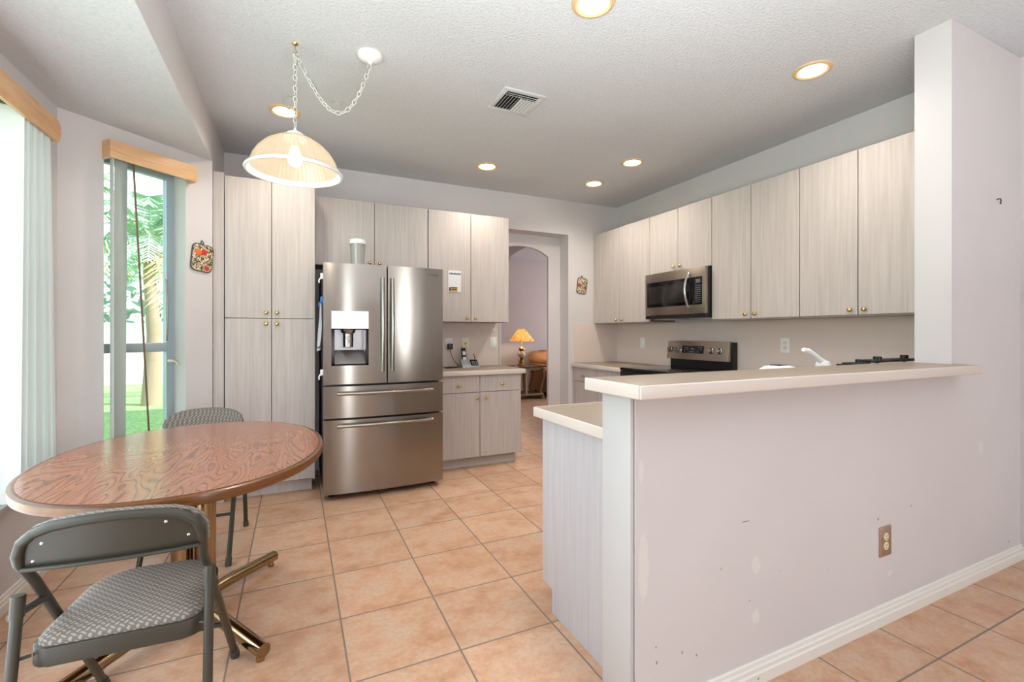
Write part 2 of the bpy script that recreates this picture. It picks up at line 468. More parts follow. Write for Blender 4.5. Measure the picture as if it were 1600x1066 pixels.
def struct(name, bm, mat, parent=None, ang=38):
    o = mk(name, bm, mat, parent, ang)
    if parent is None: o['kind'] = 'structure'
    return o
def bx(name, x0, x1, y0, y1, z0, z1, mat, parent=None, bev=0.0, seg=2):
    bm = bm_new(); box(bm, x0, x1, y0, y1, z0, z1, bev, seg); return mk(name, bm, mat, parent)
def sbox(name, x0, x1, y0, y1, z0, z1, mat, bev=0.0):
    bm = bm_new(); box(bm, x0, x1, y0, y1, z0, z1, bev); return struct(name, bm, mat)

def wall(name, p0, p1, thick, z0, z1, mat, openings=()):
    """straight wall from p0 to p1, room face on the line, thickness to the left of p0->p1; openings are (s0, s1, z0, z1)"""
    p0 = Vector((p0[0], p0[1], 0)); p1 = Vector((p1[0], p1[1], 0)); L = (p1 - p0).length; d = (p1 - p0) / L
    nrm = Vector((-d.y, d.x, 0))
    M = Matrix(((d.x, nrm.x, 0, p0.x), (d.y, nrm.y, 0, p0.y), (0, 0, 1, 0), (0, 0, 0, 1)))
    ss = sorted({0.0, L} | {s for o in openings for s in o[:2]}); bm = bm_new()
    for a, b in zip(ss, ss[1:]):
        cuts = sorted([(o[2], o[3]) for o in openings if o[0] <= a + 1e-6 and o[1] >= b - 1e-6]); z = z0
        for c0, c1 in cuts:
            if c0 > z: box(bm, a, b, 0, thick, z, c0, M=M)
            z = c1
        if z < z1: box(bm, a, b, 0, thick, z, z1, M=M)
    return struct(name, bm, mat), M

CZ = 2.785
# ------------------------------------------------------------------ the shell
sbox('floor', -1.6, 8.2, -6.4, 9.0, -0.12, 0.0, FLOOR)
sbox('ceiling', -0.56, 8.2, -6.4, 9.0, CZ, CZ + 0.12, CEIL)
sbox('ceiling_bay', -1.40, -0.5451, -6.4, 4.0, 2.5, 2.56, CEIL)
sbox('wall_soffit', -0.56, -0.545, -6.2, 3.9645, 2.5003, CZ, WALL)
wall('wall_left', (-1.19, -6.2), (-1.19, 3.39), 0.20, 0, 2.5, WALL, [(7.0, 9.42, 0.48, 2.25)])
P0 = Vector((-1.19, 3.38, 0)); P1 = Vector((-0.545, 3.965, 0))
_, MB = wall('wall_bay', (P0.x, P0.y), (P1.x, P1.y), 0.17, 0, 2.5, WALL, [(0.215, 0.685, 0.30, 2.36)])
wall('wall_pier', (-0.545, 3.965), (-0.545, 4.585), 0.20, 0, CZ, WALL)
wall('wall_back', (-0.745, 4.585), (3.77, 4.585), 0.185, 0, CZ, WALL, [(2.765, 3.615, 0, 2.392)])
wall('wall_right', (3.57, 4.585), (3.57, 1.284), 0.20, 0, CZ, WALL)
# knee wall and the full height return beside it
bm = bm_new(); box(bm, 0.953, 2.9, 1.134, 1.284, 0, 1.058)
struct('wall_knee', bm, KNEE)
bm = bm_new(); box(bm, 2.9, 3.78, 1.134, 1.284, 0, CZ)
struct('wall_return', bm, KNEE)
bm = bm_new(); box(bm, 0.938, 0.951, 1.139, 1.284, 0, 1.058, 0.002)
struct('trim_end_cap', bm, WHITE)
wall('wall_side', (3.66, 1.134), (3.66, -6.2), 0.20, 0, CZ, WALL, [(4.2, 5.9, 0.3, 2.4)])
wall('wall_rear', (3.86, -6.0), (-1.4, -6.0), 0.20, 0, CZ, WALL, [(0.28, 0.78, 0.4, 2.2), (3.91, 4.31, 0.0, 2.2)])
# arch panel behind the doorway
bm = bm_new()
xa0, xa1 = 2.02, 2.711; xc = (xa0 + xa1) / 2; hw = (xa1 - xa0) / 2
arc = [(xa1 - (xa1 - xa0) * i / 24.0) for i in range(25)]
arcz = [2.15 + 0.104 * (1 - abs((x - xc) / hw) ** 2.4) for x in arc]
for (xa, za), (xb, zb) in zip(zip(arc, arcz), list(zip(arc, arcz))[1:]):
    q = [bm.verts.new(v) for v in ((xa, 4.772, za), (xb, 4.772, zb), (xb, 4.772, CZ), (xa, 4.772, CZ))]
    q2 = [bm.verts.new((v.co.x, 4.81, v.co.z)) for v in q]
    bm.faces.new(q); bm.faces.new(q2); bm.faces.new((q[0], q[1], q2[1], q2[0]))
box(bm, -0.745, xa0, 4.772, 4.81, 0, CZ); box(bm, xa1, 8.1, 4.772, 4.81, 0, CZ)
bmesh.ops.remove_doubles(bm, verts=bm.verts, dist=1e-5)
struct('wall_arch', bm, WALL)
# second arch deeper in the far room
bm = bm_new(); ya, yb = 6.4, 6.55
pts = []
for i in range(25):
    x = 2.75 + 2.0 * i / 24; tt = (x - 3.75) / 1.0
    pts.append((x, 1.98 + 0.70 * math.sqrt(max(0, 1 - tt * tt))))
for (xa, za), (xb, zb) in zip(pts, pts[1:]):
    q = [bm.verts.new(v) for v in ((xa, ya, za), (xb, ya, zb), (xb, ya, CZ), (xa, ya, CZ))]
    q2 = [bm.verts.new((v.co.x, yb, v.co.z)) for v in q]
    bm.faces.new(q); bm.faces.new(q2); bm.faces.new((q[0], q[1], q2[1], q2[0]))
box(bm, -0.3, 2.75, ya, yb, 0, CZ); box(bm, 4.75, 6.0, ya, yb, 0, CZ)
bmesh.ops.remove_doubles(bm, verts=bm.verts, dist=1e-5)
struct('wall_hall', bm, FARW)
wall('wall_far', (-0.3, 8.75), (8.1, 8.75), 0.15, 0, CZ, FARW)
wall('wall_far_right', (8.0, 8.75), (8.0, 4.81), 0.15, 0, CZ, FARW, [(1.5, 3.2, 0.6, 2.2)])
wall('wall_far_left', (-0.3, 4.9), (-0.3, 8.75), 0.15, 0, CZ, FARW)

def baseboard(name, p0, p1, mat, h=0.078, t=0.018, s0=0.0):
    p0 = Vector((p0[0], p0[1], 0)); p1 = Vector((p1[0], p1[1], 0)); L = (p1 - p0).length; d = (p1 - p0) / L
    nrm = Vector((d.y, -d.x, 0))
    M = Matrix(((nrm.x, 0, d.x, p0.x), (nrm.y, 0, d.y, p0.y), (0, 1, 0, 0), (0, 0, 0, 1)))
    bm = bm_new()
    prism(bm, [(0, 0), (t, 0), (t, h * .50), (t * .82, h * .53), (t * .70, h * .57), (t * .74, h * .60), (t * .74, h * .74), (t * .50, h * .77), (t * .42, h * .81), (t * .46, h * .84), (t * .40, h * .95), (t * .2, h), (0, h)], s0, L, 'z', M=M)
    return struct(name, bm, mat, ang=14)
def mat_base():
    m, t, p = newmat('chipped_white_baseboard')
    vo = N(t, 'ShaderNodeTexVoronoi'); vo.inputs['Scale'].default_value = 16
    t.links.new(position(t, (1, 0.3, 1)), vo.inputs['Vector'])
    spot = ramp(t, vo.outputs['Distance'], [(0.06, 1.0), (0.10, 0.0)])
    pick = N(t, 'ShaderNodeSeparateColor'); t.links.new(vo.outputs['Color'], pick.inputs[0])
    spot = math_(t, 'MULTIPLY', spot, math_(t, 'GREATER_THAN', pick.outputs[0], 0.55))
    t.links.new(mix(t, math_(t, 'MULTIPLY', spot, 0.7), lin((228, 224, 216)), lin((120, 108, 96))), p.inputs['Base Color'])
    p.inputs['Roughness'].default_value = 0.5
    return m
BASEB = mat_base()
baseboard('baseboard_knee', (0.953, 1.134), (3.66, 1.134), BASEB)
baseboard('baseboard_left', (-1.19, -6.0), (-1.19, 3.385), BASEB)
baseboard('baseboard_bay', (P0.x, P0.y), (P1.x, P1.y), BASEB)
baseboard('baseboard_far', (-0.15, 8.75), (8.0, 8.75), BASEB)
baseboard('baseboard_back', (2.87, 4.585), (2.935, 4.585), BASEB)

# backsplash panels and their white edging
sbox('trim_backsplash_left', 1.112, 1.985, 4.575, 4.585, 0.908, 1.36, SPLASH)
sbox('trim_backsplash_edge', 1.986, 2.006, 4.572, 4.585, 0.908, 1.36, WHITE)
sbox('trim_backsplash_corner', 2.935, 3.562, 4.575, 4.585, 0.908, 1.36, SPLASH)
sbox('trim_backsplash_right', 3.560, 3.570, 1.30, 4.575, 0.908, 1.36, SPLASH)
sbox('trim_return_edge', 3.20, 3.569, 1.286, 1.300, 0.908, 1.36, WHITE)

# ------------------------------------------------------------------ windows
def wbox(bm, M, s0, s1, d0, d1, z0, z1, bev=0.0): box(bm, s0, s1, d0, d1, z0, z1, bev, 2, M)
# narrow bay window (window_2): s along the angled wall, d = depth into the wall
bm = bm_new(); D0, D1 = 0.125, 0.165
wbox(bm, MB, 0.215, 0.265, D0, D1, 0.30, 2.36); wbox(bm, MB, 0.636, 0.685, D0, D1, 0.30, 2.36)
wbox(bm, MB, 0.265, 0.636, D0, D1, 0.30, 0.34); wbox(bm, MB, 0.265, 0.636, D0, D1, 2.31, 2.36)
wbox(bm, MB, 0.265, 0.636, D0 - 0.008, D1, 1.125, 1.185, 0.004)
w2 = struct('window_2', bm, FRAME)
bm = bm_new(); wbox(bm, MB, 0.265, 0.636, 0.148, 0.152, 0.34, 1.13); wbox(bm, MB, 0.265, 0.636, 0.148, 0.152, 1.18, 2.31)
mk('glass_pane', bm, GLASS, w2)
bm = bm_new(); tube(bm, [MB @ Vector(v) for v in ((0.615, 0.10, 1.64), (0.618, 0.095, 1.60), (0.626, 0.10, 1.30), (0.632, 0.115, 1.20))], 0.006, 8)
mk('sash_balance_rod', bm, STEELH, w2)
bm = bm_new(); wbox(bm, MB, 0.640, 0.665, 0.10, 0.125, 1.05, 1.07, 0.003); tube(bm, [MB @ Vector(v) for v in ((0.65, 0.10, 1.06), (0.65, 0.075, 1.06), (0.66, 0.06, 1.05), (0.665, 0.06, 1.035))], 0.004, 8)
mk('latch', bm, PLASTI, w2)
bm = bm_new(); wbox(bm, MB, 0.20, 0.70, -0.02, 0.125, 0.285, 0.30, 0.003)
struct('trim_bay_sill', bm, WHITE)
# large window (window_1) in the left wall, y 0.8 .. 3.22
bm = bm_new()
fx0, fx1 = -1.37, -1.33
for (a, b, c, d) in ((0.8, 0.86, 0.48, 2.25), (3.16, 3.22, 0.48, 2.25), (0.86, 3.16, 0.48, 0.53), (0.86, 3.16, 2.19, 2.25), (1.98, 2.04, 0.53, 2.19)):
    box(bm, fx0, fx1, a, b, c, d)
w1 = struct('window_1', bm, FRAME)
bm = bm_new(); box(bm, -1.352, -1.348, 0.86, 3.16, 0.53, 2.19); mk('glass_pane', bm, GLASS, w1)
sbox('trim_window_sill', -1.33, -1.165, 0.78, 3.24, 0.455, 0.48, WHITE, 0.004)
# frames of unseen openings behind the camera; rear pair added for light and reflections
for nm, dims in (('window_3', (3.72, 3.76, -4.766, -3.066, 0.3, 2.4)), ('added_rear_opening_left', (-0.45, -0.05, -6.14, -6.10, 0.0, 2.2)), ('added_rear_opening_right', (3.08, 3.58, -6.14, -6.10, 0.4, 2.2))):
    x0, x1, y0, y1, z0, z1 = dims; bm = bm_new(); lx = x1 - x0 > y1 - y0
    for e in (0, .5, 1):
        if lx: q = x0 + e * (x1 - x0 - 0.06); box(bm, q, q + 0.06, y0, y1, z0, z1)
        else: q = y0 + e * (y1 - y0 - 0.06); box(bm, x0, x1, q, q + 0.06, z0, z1)
    if lx: box(bm, x0, x1, y0, y1, z1 - 0.06, z1); box(bm, x0, x1, y0, y1, z0, z0 + 0.06)
    else: box(bm, x0, x1, y0, y1, z1 - 0.06, z1); box(bm, x0, x1, y0, y1, z0, z0 + 0.06)
    fr = struct(nm, bm, FRAME)

# valances and vertical blinds
bm = bm_new()
prism(bm, [(-1.188, 2.325), (-1.188, 2.313), (-1.096, 2.313), (-1.090, 2.300), (-1.087, 2.285), (-1.089, 2.235), (-1.097, 2.215), (-1.082, 2.215), (-1.074, 2.235), (-1.072, 2.285), (-1.082, 2.325)], 0.7, 3.09, 'y', 0.0)
prism(bm, [(-1.188, 2.215), (-1.097, 2.215), (-1.089, 2.235), (-1.087, 2.285), (-1.096, 2.312), (-1.188, 2.312)], 3.078, 3.0895, 'y')
tag(mk('window_valance', bm, VAL), 'long blond wood valance over the big left window', 'valance')
bm = bm_new(); wbox(bm, MB, 0.205, 0.708, -0.085, -0.072, 2.285, 2.392, 0.003); wbox(bm, MB, 0.205, 0.217, -0.072, -0.001, 2.285, 2.392); wbox(bm, MB, 0.696, 0.708, -0.072, -0.001, 2.285, 2.392); wbox(bm, MB, 0.217, 0.696, -0.072, -0.001, 2.380, 2.392)
tag(mk('window_valance', bm, VAL), 'short blond wood valance over the narrow angled window', 'valance')

def vane(bm, c, ang, zt, zb, wdt=0.085, lean=0.0, curve=0.006):
    n = 6; rows = []
    for z, sh in ((zt, 0), ((zt + zb) / 2, lean * .5), (zb, lean)):
        row = []
        for s in (0.0006, -0.0006):
            for i in range(n + 1):
                q = (i / n - .5) * wdt; b = curve * (1 - (2 * i / n - 1) ** 2) + s
                row.append(bm.verts.new((c[0] + q * math.cos(ang) - b * math.sin(ang) + sh * c[2], c[1] + q * math.sin(ang) + b * math.cos(ang) + sh * c[3], z)))
        rows.append(row)
    m = n + 1
    loop = list(range(m)) + list(range(2 * m - 1, m - 1, -1))
    for a, b in zip(rows, rows[1:]):
        for i in range(len(loop)):
            j = (i + 1) % len(loop); bm.faces.new((a[loop[i]], a[loop[j]], b[loop[j]], b[loop[i]]))
    bm.faces.new([rows[0][i] for i in loop]); bm.faces.new([rows[-1][i] for i in reversed(loop)])
bl = thing('vertical_blind', 'white vertical blind bunched at the right of the big left window', 'blind', (-1.13, 2.0, 0.5))
bx('head_rail', -1.152, -1.112, 0.85, 3.07, 2.262, 2.300, PLASTW, bl)
for i in range(9):
    bm = bm_new(); y = 2.80 + i * 0.030
    vane(bm, (-1.140 + 0.004 * (i % 2), y, 0.2, 1.0), R(10 + 4 * (i % 3)), 2.262, 0.50, 0.085, 0.008 * (i - 3))
    mk('vane', bm, VANE, bl)
bl = thing('vertical_blind', 'pair of hanging vertical vanes in the narrow angled window', 'blind', tuple(MB @ Vector((0.35, -0.03, 0.32))))
bm = bm_new(); wbox(bm, MB, 0.222, 0.692, -0.055, -0.018, 2.348, 2.378); mk('head_rail', bm, PLASTW, bl)
td = P1 - P0; td.normalize(); wa = math.atan2(td.y, td.x)
def vane_at(s, d, ang, wdt, lean, mat):
    c = MB @ Vector((s, d, 0)); bm = bm_new(); vane(bm, (c.x, c.y, td.x, td.y), ang, 2.347, 0.32, wdt, lean, 0.004); mk('vane', bm, mat, bl)
vane_at(0.285, -0.036, wa + R(20), 0.088, -0.012, VANEG)
vane_at(0.348, -0.036, R(97), 0.080, 0.105, VANEB)
vane_at(0.238, -0.036, wa + R(75), 0.085, 0.0, VANE)

# ------------------------------------------------------------------ cabinets
KN = bm_new()
lathe(KN, [(0.0, 0.0), (0.006, 0.0), (0.006, 0.010), (0.013, 0.013), (0.0155, 0.019), (0.013, 0.026), (0.007, 0.029), (0.0, 0.030)], 16, M=Matrix.Rotation(R(90), 4, 'X'))
bmesh.ops.recalc_face_normals(KN, faces=KN.faces)
KNM = bpy.data.meshes.new('knob'); KN.to_mesh(KNM); KN.free(); KNM.materials.append(BRASS)
for p in KNM.polygons: p.use_smooth = True
def knob(parent, pos, rz=0.0):
    o = bpy.data.objects.new('knob', KNM); COL.objects.link(o); o.parent = parent
    rt = root_of(parent); o.location = ROOTM[rt].inverted() @ Vector(pos)
    o.rotation_euler = (0, 0, rz - rt.rotation_euler.z)
def frontY(name, parent, x0, x1, z0, z1, y, kn=None, mat=None, g=0.0025):
    o = bx(name, x0 + g, x1 - g, y, y + 0.018, z0 + g, z1 - g, mat or CAB, parent, 0.0012, 1)
    if kn: knob(o, (kn[0], y, kn[1]))
    return o
def frontX(name, parent, y0, y1, z0, z1, x, kn=None, g=0.0025):
    o = bx(name, x, x + 0.018, y0 + g, y1 - g, z0 + g, z1 - g, CAB, parent, 0.0012, 1)
    if kn: knob(o, (x, kn[0], kn[1]), R(-90))
    return o

# pantry
pt = thing('pantry_cabinet', 'tall whitewashed four-door pantry cabinet left of the fridge', 'cabinet', (-0.167, 4.28, 0))
bx('cabinet_body', -0.472, 0.140, 4.010, 4.575, 0.095, 2.42, GAP, pt)
bx('side_panel', 0.1265, 0.1425, 3.992, 4.575, 0.095, 2.42, CAB, pt)
bx('toe_kick', -0.472, 0.122, 4.055, 4.075, 0.001, 0.095, CAB, pt)
bx('filler_strip', -0.543, -0.476, 3.992, 4.01, 0.001, 2.437, CAB, pt)
zz = 1.364
frontY('door', pt, -0.472, -0.163, 0.102, zz, 3.990, (-0.200, 1.322)); frontY('door', pt, -0.163, 0.1415, 0.102, zz, 3.990, (-0.126, 1.322))
frontY('door', pt, -0.472, -0.163, zz, 2.42, 3.990, (-0.200, 1.408)); frontY('door', pt, -0.163, 0.1415, zz, 2.42, 3.990, (-0.126, 1.408))

# upper cabinets on the back wall
c = thing('wall_cabinet', 'short two-door whitewashed wall cabinet above the fridge', 'cabinet', (0.638, 4.42, 1.835))
bx('cabinet_body', 0.150, 1.126, 4.280, 4.575, 1.835, 2.418, GAP, c)
frontY('door', c, 0.152, 0.641, 1.835, 2.418, 4.260, (0.600, 1.874)); frontY('door', c, 0.641, 1.127, 1.835, 2.418, 4.260, (0.683, 1.874))
c = thing('wall_cabinet', 'two-door whitewashed wall cabinet above the phone counter', 'cabinet', (1.545, 4.42, 1.36))
bx('cabinet_body', 1.132, 1.958, 4.280, 4.575, 1.362, 2.418, GAP, c)
bx('side_panel', 1.944, 1.9600, 4.262, 4.575, 1.36, 2.418, CAB, c)
frontY('door', c, 1.130, 1.554, 1.36, 2.418, 4.260, (1.513, 1.396)); frontY('door', c, 1.554, 1.960, 1.36, 2.418, 4.260, (1.596, 1.396))

# base cabinet right of the fridge
c = thing('base_cabinet', 'whitewashed base cabinet with two drawers right of the fridge', 'cabinet', (1.55, 4.3, 0))
bx('cabinet_body', 1.120, 1.974, 4.050, 4.573, 0.098, 0.862, GAP, c)
bx('side_panel', 1.968, 1.984, 4.032, 4.573, 0.098, 0.862, CAB, c)
bx('toe_kick', 1.120, 1.948, 4.098, 4.118, 0.001, 0.098, CAB, c)
frontY('drawer', c, 1.120, 1.559, 0.703, 0.862, 4.030, (1.353, 0.770)); frontY('drawer', c, 1.559, 1.984, 0.703, 0.862, 4.030, (1.779, 0.771))
frontY('door', c, 1.120, 1.559, 0.100, 0.703, 4.030, (1.526, 0.648)); frontY('door', c, 1.559, 1.984, 0.100, 0.703, 4.030, (1.609, 0.648))
def counter(name, poly, z0, z1, label, bands=()):
    t_ = thing(name, label, 'countertop', (sum(p[0] for p in poly) / len(poly), sum(p[1] for p in poly) / len(poly), z0))
    bm = bm_new(); prism(bm, poly, z0, z1, 'z', 0.003, seg=2); mk('slab', bm, COUNTER, t_, 50)
    for (xa, xb, ya, yb) in bands: bx('edge_band', xa, xb, ya, yb, z0 - 0.001, z1 + 0.0004, EDGE, t_, 0.005, 3)
    return t_
ct = counter('countertop', [(1.112, 3.998), (2.008, 3.998), (2.008, 4.571), (1.112, 4.571)], 0.865, 0.907, 'beige laminate countertop under the cordless phone', [(1.112, 2.018, 3.988, 3.9985), (2.0075, 2.018, 3.9985, 4.571)])

# right wall uppers (front plane x = 3.22, run along y)
UX = 3.222; UT = 2.416
def upperX(y0, ym, y1, z0, kz, label, k0, k1, side=None):
    c = thing('wall_cabinet', label, 'cabinet', (3.40, (y0 + y1) / 2, z0))
    bx('cabinet_body', UX + 0.018, 3.560, y0 + 0.002, y1 - 0.002, z0, UT, GAP, c)
    frontX('door', c, ym, y1, z0, UT, UX, (k1, kz)); frontX('door', c, y0, ym, z0, UT, UX, (k0, kz))
    if side: bx('bottom_panel', UX + 0.02, 3.560, y0 + 0.002, y1 - 0.002, z0 - 0.004, z0, CAB, c)
    return c
upperX(3.622, 4.100, 4.574, 1.366, 1.398, 'two-door whitewashed wall cabinet in the corner left of the microwave', 4.045, 4.145, True)
upperX(2.858, 3.243, 3.620, 1.832, 1.872, 'short two-door whitewashed wall cabinet above the microwave', 3.203, 3.283)
upperX(2.098, 2.482, 2.856, 1.366, 1.401, 'two-door whitewashed wall cabinet just right of the microwave', 2.440, 2.522, True)
upperX(1.302, 1.722, 2.096, 1.366, 1.401, 'two-door whitewashed wall cabinet beside the white wall return', 1.680, 1.762, True)

# microwave
mw = thing('microwave', 'over-range stainless microwave with curved handle', 'microwave', (3.36, 3.22, 1.38))
bx('body', 3.195, 3.555, 2.864, 3.616, 1.388, 1.828, BLACK, mw, 0.004)
bx('door_frame', 3.160, 3.195, 2.868, 3.614, 1.422, 1.828, STEELR, mw, 0.004)
bx('door_window', 3.1565, 3.164, 3.040, 3.585, 1.500, 1.742, BLACKG, mw, 0.002)
bx('inner_window', 3.1545, 3.158, 3.095, 3.555, 1.530, 1.700, GLASSD, mw, 0.001)
cp = bx('control_panel', 3.1565, 3.164, 2.902, 3.036, 1.500, 1.742, BLACKG, mw, 0.002)
bx('display', 3.1545, 3.158, 2.918, 2.968, 1.690, 1.722, plain('display_grey', (96, 100, 110), 0.3), cp)
BTN = plain('button_print', (112, 116, 128), 0.5)
bm = bm_new()
for r_ in range(9):
    for q in range(3): box(bm, 3.1550, 3.158, 2.916 + q * 0.021, 2.928 + q * 0.021, 1.520 + r_ * 0.0175, 1.527 + r_ * 0.0175)
mk('keypad_print', bm, BTN, cp)
bx('vent_strip', 3.164, 3.20, 2.870, 3.612, 1.388, 1.422, BLACK, mw)
bm = bm_new(); hp = []
for i in range(13):
    s = i / 12; hp.append((3.150 - 0.045 * math.sin(math.pi * s), 3.045, 1.478 + s * 0.31))
tube(bm, hp, 0.011, 10); mk('handle', bm, CHROME, mw)
bx('grease_filter', 3.26, 3.50, 2.90, 3.15, 1.383, 1.389, SILVER, mw)
bx('grease_filter', 3.26, 3.50, 3.32, 3.58, 1.383, 1.389, SILVER, mw)

# range
rg = thing('stove', 'black-topped stove with stainless control panel below the microwave', 'stove', (3.2, 3.24, 0))
bx('body', 2.875, 3.545, 2.866, 3.612, 0.03, 0.895, STEELR, rg, 0.004)
bx('cooktop', 2.845, 3.50, 2.862, 3.616, 0.895, 0.922, BLACKG, rg, 0.008, 3)
bx('oven_door', 2.842, 2.874, 2.872, 3.606, 0.20, 0.80, STEELR, rg, 0.004)
bx('oven_window', 2.838, 2.843, 3.00, 3.48, 0.35, 0.66, BLACKG, rg, 0.002)
bx('front_panel', 2.846, 2.874, 2.868, 3.610, 0.81, 0.893, BLACK, rg, 0.004)
bm = bm_new(); tube(bm, [(2.842, 3.54, 0.745), (2.80, 3.53, 0.75), (2.80, 2.95, 0.75), (2.842, 2.94, 0.745)], 0.012, 10); mk('handle', bm, STEELH, rg)
bx('drawer', 2.848, 2.874, 2.872, 3.606, 0.05, 0.185, STEELR, rg, 0.004)
bm = bm_new(); prism(bm, [(3.490, 0.922), (3.548, 0.922), (3.548, 1.168), (3.492, 1.168)], 2.868, 3.612, 'y'); mk('backguard', bm, BLACK, rg)
bm = bm_new(); prism(bm, [(3.440, 0.998), (3.500, 0.998), (3.500, 1.175), (3.468, 1.175)], 2.880, 3.618, 'y', 0.003)
panel = mk('control_panel', bm, STEELR, rg)
slope = math.atan2(0.028, 0.177)
def onpanel(y, z): return (3.440 + 0.028 * (z - 0.998) / 0.177 - 0.0005, y, z)
MPS = Matrix.Rotation(-slope, 4, 'Y')
q = onpanel(3.285, 1.094)
bm = bm_new(); box(bm, -0.003, 0.004, -0.132, 0.132, -0.036, 0.036, 0.001, 1, Matrix.Translation(q) @ Matrix.Rotation(slope, 4, 'Y')); dsp = mk('display', bm, BLACKG, panel)
TT = Matrix.Translation(q) @ Matrix.Rotation(slope, 4, 'Y')
for (yy, zz_, w_, h_) in ((0.10, 0.018, .02, .006), (0.07, 0.018, .02, .006), (0.10, 0.0, .02, .006), (0.07, 0.0, .02, .006), (0.10, -0.018, .02, .006), (-0.07, 0.02, .02, .006), (-0.10, 0.02, .02, .006), (-0.10, 0.0, .02, .006), (-0.07, -0.02, .02, .006), (0.0, 0.006, .03, .012), (0.01, -0.024, .06, .006)):
    bm = bm_new(); box(bm, -0.0042, -0.002, yy - w_ / 2, yy + w_ / 2, zz_ - h_ / 2, zz_ + h_ / 2, M=TT); mk('touch_key', bm, BTN, dsp)
for yk in (3.575, 3.485, 3.065, 2.970):
    q = Vector(onpanel(yk, 1.088)); bm = bm_new()
    MM = Matrix.Translation(q) @ Matrix.Rotation(slope, 4, 'Y') @ Matrix.Rotation(R(-90), 4, 'Y')
    lathe(bm, [(0, 0), (0.028, 0), (0.027, 0.006), (0.021, 0.008), (0.019, 0.028), (0.016, 0.032), (0, 0.032)], 24, M=MM)
    kb = mk('knob', bm, CHROME, panel)
    bm = bm_new(); lathe(bm, [(0.030, 0.0), (0.030, 0.003), (0.026, 0.003), (0.026, 0.0)], 24, closed_prof=True, M=MM); mk('bezel', bm, BLACK, kb)

# corner base cabinet left of the range, counters and the peninsula
c = thing('base_cabinet', 'whitewashed corner base cabinet left of the stove', 'cabinet', (3.25, 4.1, 0))
bx('cabinet_body', 2.960, 3.558, 3.626, 4.573, 0.098, 0.862, GAP, c)
bx('toe_kick', 3.02, 3.04, 3.626, 4.573, 0.001, 0.098, CAB, c)
bx('end_panel', 2.938, 2.960, 4.555, 4.573, 0.001, 0.862, CAB, c)
frontX('drawer', c, 4.120, 4.554, 0.703, 0.862, 2.940, (4.373, 0.770)); frontX('drawer', c, 3.626, 4.120, 0.703, 0.862, 2.940, (3.86, 0.770))
frontX('door', c, 4.120, 4.554, 0.100, 0.703, 2.940, (4.17, 0.648)); frontX('door', c, 3.626, 4.120, 0.100, 0.703, 2.940, (4.07, 0.648))
counter('countertop', [(2.915, 3.618), (3.558, 3.618), (3.558, 4.571), (2.915, 4.571)], 0.865, 0.907, 'beige laminate countertop in the corner left of the stove', [(2.905, 2.9155, 3.618, 4.571)])
pen = thing('base_cabinet', 'white-washed peninsula cabinet with plain end panel behind the knee wall', 'cabinet', (2.0, 1.6, 0))
bx('cabinet_body', 1.058, 2.952, 1.290, 1.862, 0.098, 0.860, GAP, pen)
bx('kitchen_run_body', 2.980, 3.556, 1.304, 2.858, 0.098, 0.860, GAP, pen)
bx('toe_kick', 1.062, 2.94, 1.79, 1.80, 0.001, 0.098, CAB, pen)
bm = bm_new(); prism(bm, [(1.286, 0.0005), (1.798, 0.0005), (1.798, 0.105), (1.884, 0.112), (1.884, 0.862), (1.286, 0.862)], 1.040, 1.057, 'x'); mk('end_panel', bm, PANEL, pen)
for i in range(4):
    a = 1.062 + i * 0.47
    o = bx('door', a + .003, a + .467, 1.863, 1.881, 0.105, 0.858, CAB, pen, 0.001, 1); knob(o, (a + (0.42 if i % 2 == 0 else 0.05), 1.881, 0.80), R(180))
for i in range(2):
    a = 1.90 + i * 0.475
    o = bx('door', 2.960, 2.978, a + .003, a + .472, 0.105, 0.858, CAB, pen, 0.001, 1); knob(o, (2.960, a + (0.42 if i == 0 else 0.05), 0.80), R(-90))
counter('countertop', [(1.016, 1.2865), (2.898, 1.2865), (2.898, 1.302), (3.557, 1.302), (3.557, 2.856), (2.93, 2.856), (2.93, 1.906), (1.016, 1.906)], 0.864, 0.907, 'low beige laminate countertop behind the raised bar ledge', [(1.006, 1.0165, 1.2865, 1.916), (1.0165, 2.93, 1.9055, 1.916)])
bt = thing('bar_countertop', 'raised beige laminate bar ledge on top of the knee wall', 'countertop', (1.9, 1.18, 1.058))
bm = bm_new(); prism(bm, [(0.897, 1.042), (2.935, 1.042), (2.935, 1.132), (2.898, 1.132), (2.898, 1.318), (0.897, 1.318)], 1.0595, 1.100, 'z', 0.003, seg=2); mk('slab', bm, COUNTER, bt, 50)
for (xa, xb, ya, yb) in ((0.888, 2.935, 1.032, 1.0425), (0.888, 0.8975, 1.0425, 1.318), (2.9345, 2.944, 1.032, 1.132)): bx('edge_band', xa, xb, ya, yb, 1.0585, 1.1004, EDGE, bt, 0.005, 3)

